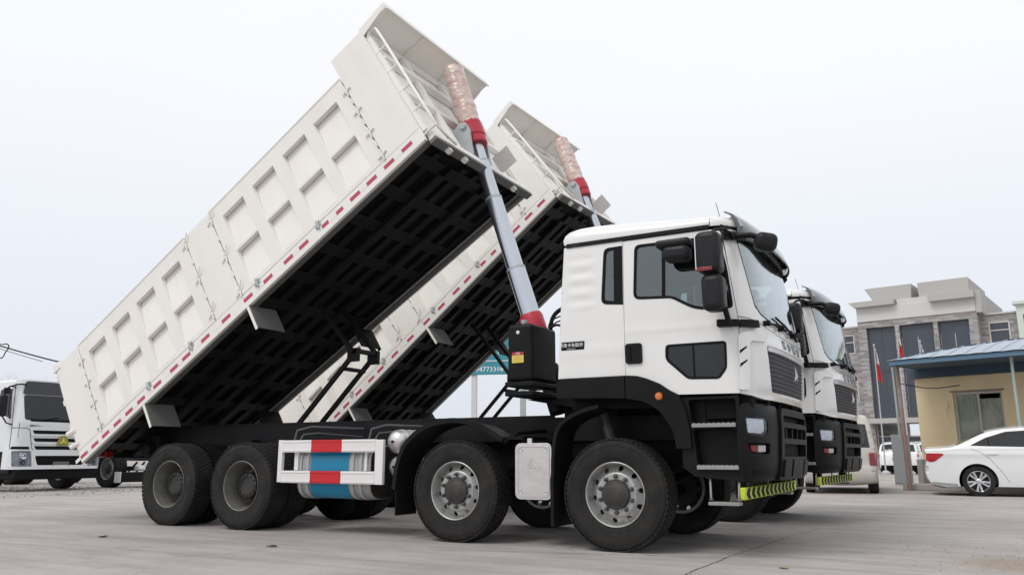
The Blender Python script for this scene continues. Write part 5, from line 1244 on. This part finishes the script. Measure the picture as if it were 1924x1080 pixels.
# ---------------------------------------------------------------- guard house with blue canopy roof
mat('render_yellow', (.84, .68, .43), .9, var=.05, scale=1.2, bump=.15, bscale=30, dirt=(.62, .50, .34), dirt_amt=.45, dscale=1.3)
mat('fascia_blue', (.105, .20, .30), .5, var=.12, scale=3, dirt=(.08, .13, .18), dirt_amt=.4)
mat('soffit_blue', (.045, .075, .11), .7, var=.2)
mat('roof_sheet', (.40, .46, .53), .45, metal=.2, var=.1, scale=2, dirt=(.30, .35, .40), dirt_amt=.4)
mat('rust_post', (.30, .25, .23), .7, var=.3, scale=8, dirt=(.26, .06, .04), dirt_amt=.9, dscale=3)
mat('pale_post', (.36, .42, .39), .6, var=.15)
mat('window_frame', (.50, .47, .42), .5, var=.1)
mat('kerb', (.40, .37, .36), .9, var=.12, bump=.3)
hs = thing('guard_house', 'small yellow guard house with blue hipped canopy roof', 'house', (1.563, 14.99, 0), rad(-18))
q = MB()
wx0, wx1 = -.18, 7.0
q.sheet([(wx0, .0), (wx1, .0), (wx1, 3.22), (wx0, 3.22)], [[(.76, .85), (1.95, .85), (1.95, 2.54), (.76, 2.54)]], lambda a, b, t: (a, 1.6+t, b), 0, .22)
q.box(wx0, wx0+.22, 1.822, 5.4, 0, 3.22); q.box(wx1-.22, wx1, 1.822, 5.4, 0, 3.22); q.box(wx0, wx1, 5.402, 5.6, 0, 3.22)
wl = q.build('wall', 'render_yellow', hs)
q = MB(); q.box(wx0-.02, wx1+.02, 1.55, 1.598, 0, .38); q.build('plinth', 'kerb', hs, bev=.01)
q = MB(); q.sheet([(.762, .852), (1.948, .852), (1.948, 2.538), (.762, 2.538)], [[(.82, .91), (1.33, .91), (1.33, 2.48), (.82, 2.48)], [(1.385, .91), (1.89, .91), (1.89, 2.48), (1.385, 2.48)]], lambda a, b, t: (a, 1.66+t, b), 0, .06); wo = q.build('window', 'window_frame', hs, bev=.004)
mat('curtain', (.50, .50, .45), .95, var=.1)
for x0, x1 in ((.815, 1.335), (1.38, 1.895)):
    q = MB(); q.box(x0, x1, 1.685, 1.69, .905, 2.485); q.build('pane', 'house_glass', wo)
    q = MB(); N = 24; q.add([(x0+(x1-x0)*i/N, 1.712+.012*math.sin(i*1.7), z) for i in range(N+1) for z in (.9, 2.35 if x0 > 1 else 2.5)], [(2*i, 2*i+1, 2*i+3, 2*i+2) for i in range(N)]); q.build('curtain', 'curtain', wo)
q = MB(); q.box(.70, 2.01, 1.60, 1.594, 2.54, 2.585); q.build('lintel', 'rust_post', wo)
q = MB(); q.box(.52, .63, 1.57, 1.598, 2.12, 2.32); q.tube([(.57, 1.585, 2.12), (.58, 1.585, 1.9)], .01, 5); q.build('meter_box', 'render_yellow', hs, bev=.01)
# roof: fascia ring, soffit, convex hipped sheets
x0, x1, y0, y1 = -.02, 7.6, -.42, 6.2
for a in ((x0, x1, y0, y0+.06), (x0, x1, y1-.06, y1), (x0, x0+.06, y0+.062, y1-.062), (x1-.06, x1, y0+.062, y1-.062)):
    MB().box(a[0], a[1], a[2], a[3], 3.185, 3.30).build('fascia', 'fascia_blue', hs, bev=.006)
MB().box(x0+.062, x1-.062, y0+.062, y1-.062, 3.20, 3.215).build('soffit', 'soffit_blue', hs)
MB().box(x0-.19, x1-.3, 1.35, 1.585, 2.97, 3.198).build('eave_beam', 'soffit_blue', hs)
def roof_z(u, v):
    d = min(u-x0, x1-u, v-y0, y1-v); return 3.31+.62*(1-(1-min(1, d/3.3))**1.6)
NX, NYY = 39, 33
rs = MB()
P_ = [[(x0-.05+(x1-x0+.1)*i/NX, y0-.05+(y1-y0+.1)*j/NYY) for j in range(NYY+1)] for i in range(NX+1)]
rs.add([(a, b, roof_z(min(max(a, x0), x1), min(max(b, y0), y1))+(.010 if (i+j) % 1 == 0 and i % 2 else 0)) for i, row in enumerate(P_) for j, (a, b) in enumerate(row)], [(i*(NYY+1)+j, (i+1)*(NYY+1)+j, (i+1)*(NYY+1)+j+1, i*(NYY+1)+j+1) for i in range(NX) for j in range(NYY)])
rs.build('roof', 'roof_sheet', hs, ang=60)
for k in range(19):
    xx = x0+.2+.4*k
    dm = min(3.2, xx-x0, x1-xx)
    q = MB(); q.tube([(xx, y0+d_, roof_z(xx, y0+d_)+.012) for d_ in [dm*i/8 for i in range(9)]], .016, 5); q.build('roof_seam', 'roof_sheet', hs)
for k in range(14):
    d0 = .10+k*.23; d1 = d0+.15
    q = MB(); pa, pb = (x0+d0, y0+d0), (x0+d1, y0+d1); q.tube([(pa[0], pa[1], roof_z(*pa)+.012), (pb[0], pb[1], roof_z(*pb)+.012)], .022, 6); q.build('ridge_tile', 'soffit_blue', hs)
q = MB(); q.tube([(.03, 0, 0), (.0, 0, 3.2)], .055, 10); q.build('rusty_post', 'rust_post', hs)
q = MB(); q.tube([(-.10, .03, 1.3), (-.12, .03, 3.18)], .035, 8); q.build('drain_pipe', 'pale_post', hs)
q = MB(); q.tube([(2.72, -.1, 0), (2.72, -.1, 3.2)], .036, 10); q.build('canopy_post', 'pale_post', hs)
q = MB(); q.tube([(5.8, -.1, 0), (5.8, -.1, 3.2)], .05, 10); q.build('canopy_post', 'pale_post', hs)
q = MB(); q.tube(chaikin([(0, .02, 2.75), (.5, .8, 2.6), (1.0, 1.5, 2.72)], 3), .012, 5); q.build('slack_cable', 'rubber', hs)
q = MB(); q.box(-.25, 7.2, .25, 1.54, 0, .16); q.build('step_slab', 'kerb', hs, bev=.02)
q = MB(); q.box(-.12, .02, 1.0, 1.5, .16, .78); q.build('low_wall', 'kerb', hs, bev=.01)

# grey control cabinet
mat('cabinet_grey', (.24, .255, .28), .5, var=.08)
cb = thing('control_cabinet', 'plain grey steel cabinet standing by the rusty post', 'cabinet', (1.22, 18.7, 0), rad(-10))
q = MB(); q.box(-.21, .21, -.12, .3, .04, 1.50); q.build('case', 'cabinet_grey', cb, bev=.01)
q = MB(); q.box(-.19, .19, -.135, -.121, .08, 1.46); q.build('door', 'cabinet_grey', cb, bev=.005)
q = MB(); q.box(-.22, .22, -.13, .31, 0, .04); q.build('base', 'kerb', cb)
q = MB(); q.box(.14, .16, -.15, -.135, .75, .87); q.build('handle', 'rubber', cb)

# ---------------------------------------------------------------- office building
def brick_material():
    m = bpy.data.materials.new('grey_brick'); m.use_nodes = True
    n = m.node_tree.nodes; l = m.node_tree.links; b = n['Principled BSDF']; t = n.new('ShaderNodeTexCoord')
    mp = n.new('ShaderNodeMapping'); mp.inputs['Rotation'].default_value = (PI/2, 0, 0); l.new(t.outputs['Object'], mp.inputs['Vector'])
    br = n.new('ShaderNodeTexBrick'); br.inputs['Scale'].default_value = 1; br.inputs['Brick Width'].default_value = .48; br.inputs['Row Height'].default_value = .13; br.inputs['Mortar Size'].default_value = .012
    br.inputs['Color1'].default_value = (.27, .25, .245, 1); br.inputs['Color2'].default_value = (.56, .53, .52, 1); br.inputs['Mortar'].default_value = (.43, .41, .41, 1); br.inputs['Bias'].default_value = -.1
    l.new(mp.outputs[0], br.inputs['Vector'])
    nz = n.new('ShaderNodeTexNoise'); nz.inputs['Scale'].default_value = 2.2; nz.inputs['Detail'].default_value = 8; l.new(t.outputs['Object'], nz.inputs['Vector'])
    mx = n.new('ShaderNodeMix'); mx.data_type = 'RGBA'; mx.blend_type = 'MULTIPLY'; mx.inputs[0].default_value = .35
    l.new(br.outputs['Color'], mx.inputs[6]); l.new(nz.outputs['Color'], mx.inputs[7]); l.new(mx.outputs[2], b.inputs['Base Color']); b.inputs['Roughness'].default_value = .9
    MATS['grey_brick'] = m
brick_material()
mat('dark_frame', (.06, .065, .075), .5)
mat('curtain_wall', (.055, .065, .085), .25, var=.2, scale=.8, spec=.6)
mat('stone_pale', (.62, .60, .59), .85, var=.05, scale=1)
mat('stone_grey', (.46, .45, .43), .85, var=.05, scale=1)
mat('green_trim', (.62, .68, .61), .7, var=.05)
bd = thing('office_building', 'grey brick three storey office block with stepped pale parapet', 'building', (-2.34, 46.5, 0), rad(-10))
def bpart(nm, m, *boxes, par=None, bev=0):
    q = MB()
    for b in boxes: q.box(*b)
    return q.build(nm, m, par or bd, bev=bev)
# main block with three tall glazed bays
openings = [[(.50, 3.1), (2.18, 3.1), (2.18, 8.8), (.50, 8.8)], [(2.44, 3.1), (4.36, 3.1), (4.36, 8.8), (2.44, 8.8)], [(4.61, 3.1), (6.28, 3.1), (6.28, 8.8), (4.61, 8.8)]]
q = MB(); q.sheet([(0, 0), (6.73, 0), (6.73, 9.2), (0, 9.2)], openings+[[(.5, .2), (6.28, .2), (6.28, 2.75), (.5, 2.75)]], lambda a, b, t: (a, t, b), 0, .4)
q.box(0, .4, .402, 9, 0, 9.2); q.box(6.33, 6.73, .402, 9, 0, 9.2); wlb = q.build('wall', 'grey_brick', bd)
for o_ in openings:
    xa, xb = o_[0][0], o_[1][0]
    q = bpart('window', 'dark_frame', *[(xa+.002, xb-.002, .24, .30, z, z+.06) for z in (3.102, 6.0, 8.735)], *[(xa+.002, xa+.05, .24, .3, 3.165, 5.995), (xb-.05, xb-.002, .24, .3, 3.165, 5.995), (xa+.002, xa+.05, .24, .3, 6.065, 8.73), (xb-.05, xb-.002, .24, .3, 6.065, 8.73)])
    n = 2
    for k in range(n):
        for z0, z1 in ((3.165, 5.995), (6.065, 8.73)):
            w_ = (xb-xa-.11)/n; q2 = MB(); q2.box(xa+.055+k*w_+.01, xa+.055+(k+1)*w_-.01, .262, .272, z0, z1); q2.build('pane', 'curtain_wall', q)
bpart('entrance_canopy', 'stone_grey', (.3, 6.5, -1.0, .38, 2.78, 3.08), bev=.02)
ent = bpart('entrance_screen', 'window_frame', *[(x, x+.06, .2, .26, .2, 2.74) for x in (.52, 1.9, 3.3, 4.7, 6.2)], (.52, 6.26, .2, .26, 2.0, 2.06))
for x in (.585, 1.965, 3.365, 4.765): bpart('pane', 'curtain_wall', (x, x+1.3, .225, .235, .22, 1.99), par=ent)
# parapet and roof slabs
bpart('parapet', 'stone_pale', (-.0, 6.73, -.06, 9, 9.203, 10.1), bev=.02)
def slab(nm, x0, x1, z0, z1, m, flare=.3, ya=-.06, yb=9):
    q = MB(); q.prism([(x0, z0), (x1, z0), (x1+flare*.15, z1), (x0-flare, z1)], 'y', ya-.25, yb); return q.build(nm, m, bd, bev=.01)
slab('parapet_slab', -.02, 2.35, 10.103, 10.46, 'stone_grey', .32, -.2)
slab('parapet_slab', 2.42, 4.28, 9.9, 10.44, 'stone_pale', .0, .30)
slab('parapet_slab', 4.34, 6.75, 10.0, 10.44, 'stone_grey', .05, -.2)
bpart('parapet_return', 'stone_grey', (6.74, 7.05, -.1, 8, 9.1, 10.40), bev=.02)
slab('roof_fin', 1.02, 3.22, 10.47, 11.39, 'stone_grey', .52, .6, 6)
slab('roof_fin', 3.70, 6.44, 10.46, 11.36, 'stone_grey', .04, .5, 6)
# wings
for nm, xa, xb, wins in (('left_wing', -9.0, -.003, [(-1.62, -.55), (-4.2, -3.1), (-7, -5.9)]), ('right_wing', 6.733, 8.62, [(7.12, 8.2)])):
    hol = [[(a, z), (b, z), (b, z+1.25), (a, z+1.25)] for a, b in wins for z in (7.35, 4.3, 1.2)]
    q = MB(); q.sheet([(xa, 0), (xb, 0), (xb, 9.05), (xa, 9.05)], hol, lambda a, b, t: (a, 1.0+t, b), 0, .35); q.box(xa, xb, 1.36, 9, 8.8, 9.05); q.build('wing', 'grey_brick', bd)
    bpart('coping', 'stone_pale', (xa, xb, .93, 1.38, 9.053, 9.15))
    for a, b in wins:
        for z in (7.35, 4.3, 1.2):
            f = MB(); f.sheet([(a+.002, z+.002), (b-.002, z+.002), (b-.002, z+1.248), (a+.002, z+1.248)], [[(a+.07, z+.07), (b-.07, z+.07), (b-.07, z+.72), (a+.07, z+.72)], [(a+.07, z+.78), (b-.07, z+.78), (b-.07, z+1.18), (a+.07, z+1.18)]], lambda p, r, t: (p, .985+t, r), 0, .08); fo = f.build('window', 'stone_pale', bd)
            MB().box(a+.06, b-.06, 1.03, 1.04, z+.06, z+1.19).build('pane', 'curtain_wall', fo)
# green-trimmed block at the far right
q = MB(); q.sheet([(8.64, 0), (16, 0), (16, 9.45), (8.64, 9.45)], [[(8.95, 7.1), (10.6, 7.1), (10.6, 8.85), (8.95, 8.85)], [(11.2, 7.1), (12.8, 7.1), (12.8, 8.85), (11.2, 8.85)]], lambda a, b, t: (a, .7+t, b), 0, .5)
q.build('green_block', 'green_trim', bd)
for a, b in ((8.95, 10.6), (11.2, 12.8)):
    MB().box(a, b, .95, .97, 7.1, 8.85).build('pane', 'curtain_wall', bd)
bpart('green_cornice', 'green_trim', (8.5, 16.1, .5, 1.2, 9.453, 9.62))

# ---------------------------------------------------------------- flagpoles
mat('flag_red', (.50, .03, .03), .8, var=.15)
mat('flag_white', (.72, .66, .66), .8, var=.08)
mat('pole_steel', (.55, .55, .56), .35, metal=.6, var=.06)
def flag(x, y, h, label, cols, seed):
    r_ = random.Random(seed); root = thing('flagpole', label, 'flagpole', (x, y, 0), 0, 'flagpoles before the office block')
    q = MB(); q.tube([(0, 0, 0), (0, 0, h)], [.038, .022], 10); q.lathe([(0, .06), (.05, .03), (.05, -.02), (0, -.04)], 10, 'z', c=(0, 0, h+.03)); q.lathe([(.2, 0), (.2, .12), (.08, .2)], 14, 'z'); q.build('pole', 'pole_steel', root)
    zt = h-.12
    for (m_, f0, f1) in cols:
        q = MB(); NN, MM = 12, 10; vs = []
        for i in range(NN+1):
            t = f0+(f1-f0)*i/NN; z = zt-1.55*t
            for j in range(MM+1):
                u = j/MM; wd = .05+.16*t
                vs.append((.04+wd*u+.02*math.sin(u*7+t*5), -.03+.09*math.sin(u*11+t*2.0+seed)*u, z-.25*u*(1-t*.6)))
        q.add(vs, [(i*(MM+1)+j, i*(MM+1)+j+1, (i+1)*(MM+1)+j+1, (i+1)*(MM+1)+j) for i in range(NN) for j in range(MM)])
        q.build('flag', m_, root, ang=60)
flag(-.40, 33.0, 6.0, 'flagpole with limp white and red flag, nearest the minivan', (('flag_white', 0, .42), ('flag_red', .42, 1.0)), 1)
flag(.64, 33.0, 6.65, 'tallest flagpole with limp red flag above the canopy corner', (('flag_white', 0, .28), ('flag_red', .28, 1.0)), 2)
flag(1.57, 33.0, 6.05, 'flagpole with limp pale flag, rightmost above the blue roof', (('flag_white', 0, 1.0),), 3)

# ---------------------------------------------------------------- teal billboard, shed, cable, trees
mat('teal', (.045, .255, .32), .6, var=.08)
bb = thing('billboard', 'teal billboard with white lettering on pale posts behind the trucks', 'billboard', (-16.0, 22, 0), rad(20))
for x in (0, 2.2): MB().box(x-.12, x+.12, -.1, .1, 0, 6.3).build('post', 'pale_post' if x else 'stone_pale', bb, bev=.01)
MB().box(-.9, 2.5, -.16, -.105, 4.42, 6.4).build('board', 'teal', bb, bev=.01)
MB().box(-.8, 2.4, -.166, -.162, 5.02, 5.05).build('board_line', 'white_print', bb)
text('board_lettering', '04773308', .32, 'white_print', bb, frame3((.72, -.168, 4.65), (1, 0, 0), (0, 0, 1)), ext=.002, res=1)
text('board_lettering', '二手车市场', .46, 'white_print', bb, frame3((.8, -.168, 5.45), (1, 0, 0), (0, 0, 1)), ext=.002, res=1)
sh = thing('far_shed', 'low grey shed far behind the chassis of the nearest truck', 'shed', (-33.0, 55, 0), rad(12))
MB().box(-2, 9, 0, 5, 0, 4.0).build('wall', 'stone_grey', sh)
MB().prism([(-.3, 4.003), (5.3, 4.003), (2.5, 4.6)], 'x', -2.2, 9.2).build('roof', 'stone_pale', sh)
for x in (0, 2.5, 5, 7): MB().box(x, x+1, -.03, -.003, 1.4, 2.8).build('window', 'curtain_wall', sh)
cbl = MB(); A, B = Vector((-31.0, 8.8, 5.42)), Vector((-19.5, 10.5, 3.25))
cbl.tube([A.lerp(B, t)-Vector((0, 0, .5*math.sin(PI*t)*.5)) for t in [k/24 for k in range(25)]], .028, 6)
cbl.tube([A.lerp(B, t)-Vector((0, 0, .5*math.sin(PI*t)*.5+.10+.12*t)) for t in [k/10 for k in range(4)]], .012, 5)
tag(cbl.build('overhead_cable', 'rubber'), 'black overhead cable sagging behind the tailgate at left', 'cable')
lp = MB(); lp.tube([A.lerp(B, .09)+Vector((0, .1, -.22))+Vector((.30*math.cos(a)*1.0, .12*math.cos(a), .34*math.sin(a)))*(.8+.2*math.sin(a*3)) for a in [2*PI*k/36*2.2 for k in range(37)]], .02, 5)
tag(lp.build('cable_coil', 'rubber'), 'coiled black cable hanging from the overhead line at left edge', 'cable')
pl = thing('utility_pole', 'concrete utility pole holding the overhead cable, hidden behind the tipper bodies', 'pole', (B.x, B.y, 0))
MB().tube([(0, 0, 0), (0, 0, 3.6)], [.16, .11], 12).build('shaft', 'concrete_wall', pl)

# bare winter trees far off at the left
mat('bark', (.17, .15, .135), .95, var=.2)
def bare_tree(x, y, h, seed, label):
    r_ = random.Random(seed); root = thing('bare_tree', label, 'tree', (x, y, 0), 0, 'bare trees far off at left')
    tr = MB(); tr.tube([(0, 0, 0), (.05, 0, h*.35), (0, .1, h*.6)], [.16, .11, .06], 7); tr.build('trunk', 'bark', root)
    cr = MB()
    def br(p, d, L, r, lv):
        p2 = p+d*L; m_ = (p+p2)/2+Vector((r_.uniform(-1, 1), r_.uniform(-1, 1), r_.uniform(-.3, .6)))*L*.08
        cr.tube([p, m_, p2], [r, r*.75, r*.45], 4, cap=False)
        if lv == 0: return
        for k in range(4 if lv > 1 else 5):
            dd = (d+Vector((r_.uniform(-1, 1), r_.uniform(-1, 1), r_.uniform(-.1, .8)))*.75).normalized(); br(p.lerp(p2, r_.uniform(.35, 1)), dd, L*r_.uniform(.5, .75), r*.5, lv-1)
    for k in range(9):
        a = r_.uniform(0, 2*PI); br(Vector((0, .05, h*r_.uniform(.28, .6))), Vector((math.cos(a)*.6, math.sin(a)*.6, 1)).normalized(), h*.28, .03, 3)
    cr.build('crown', 'bark', root, ang=80)
for k, (x, y, h) in enumerate(((-188, 96, 19), (-180, 100, 18), (-196, 104, 20), (-170, 100, 17.5))):
    bare_tree(x, y, h, 20+k, 'leafless tree far beyond the silver white truck, %s' % ('leftmost of four', 'second from left of four', 'third from left of four', 'rightmost of four')[k])

# ---------------------------------------------------------------- litter and gravel
mat('leaf_dry', (.42, .26, .12), .8, var=.2)
mat('paper', (.62, .60, .57), .8)
mat('gravel', (.25, .23, .21), .95, var=.3)
def scrap(x, y, sz, m_, name, label, seed, cat):
    r_ = random.Random(seed); vs = []; n = 9; ph = r_.uniform(0, 6)
    for i in range(n):
        for j in range(3):
            u = i/(n-1)-.5; v = (j-1)*.32*(1-4*u*u*.8); vs.append((u*sz, v*sz, .012+.05*sz*math.sin(u*5+ph)+.12*sz*abs(v)+abs(u)*.1*sz))
    mz = min(v[2] for v in vs)-.004
    q = MB(); q.add([(a, b, c-mz) for a, b, c in vs], [(i*3+j, i*3+j+1, (i+1)*3+j+1, (i+1)*3+j) for i in range(n-1) for j in range(2)])
    o = q.build(name, m_, loc=(x, y, 0), rot=(0, 0, r_.uniform(0, 6))); sdm = o.modifiers.new('solid', 'SOLIDIFY'); sdm.thickness = .002
    return tag(o, label, cat)
scrap(1.587, -1.504, .11, 'leaf_dry', 'dry_leaf', 'curled brown leaf on the concrete right of the front wheel', 1, 'leaf')
scrap(-5.6, -2.55, .16, 'paper', 'paper_scrap', 'pale paper scrap on the concrete before the rear wheels', 2, 'litter')
scrap(-3.2, -2.35, .13, 'crack', 'rag_scrap', 'dark crumpled rag on the concrete below the side guard', 3, 'litter')
gv = MB(); r_ = random.Random(5)
def stone(x, y, s):
    b = [(math.cos(a)*s*r_.uniform(.7, 1.2), math.sin(a)*s*r_.uniform(.7, 1.2)) for a in [2*PI*k/5 for k in range(5)]]
    vs = [(x+p[0], y+p[1], 0) for p in b]+[(x+p[0]*.6, y+p[1]*.6, s*r_.uniform(.5, .9)) for p in b]
    gv.add(vs, [(5, 6, 7, 8, 9)]+[(i, (i+1) % 5, 5+(i+1) % 5, 5+i) for i in range(5)])
for k in range(700): stone(r_.uniform(-24, -15), r_.gauss(4.8, 1.6), r_.uniform(.008, .03))
for k in range(420): stone(r_.uniform(-12, 7), r_.uniform(-5, 12), r_.uniform(.003, .009))
for k in range(260): stone(r_.gauss(3.4, .5), r_.gauss(-.2, .6), r_.uniform(.003, .010))
struct(gv.build('gravel', 'gravel', ang=20), 'stuff')
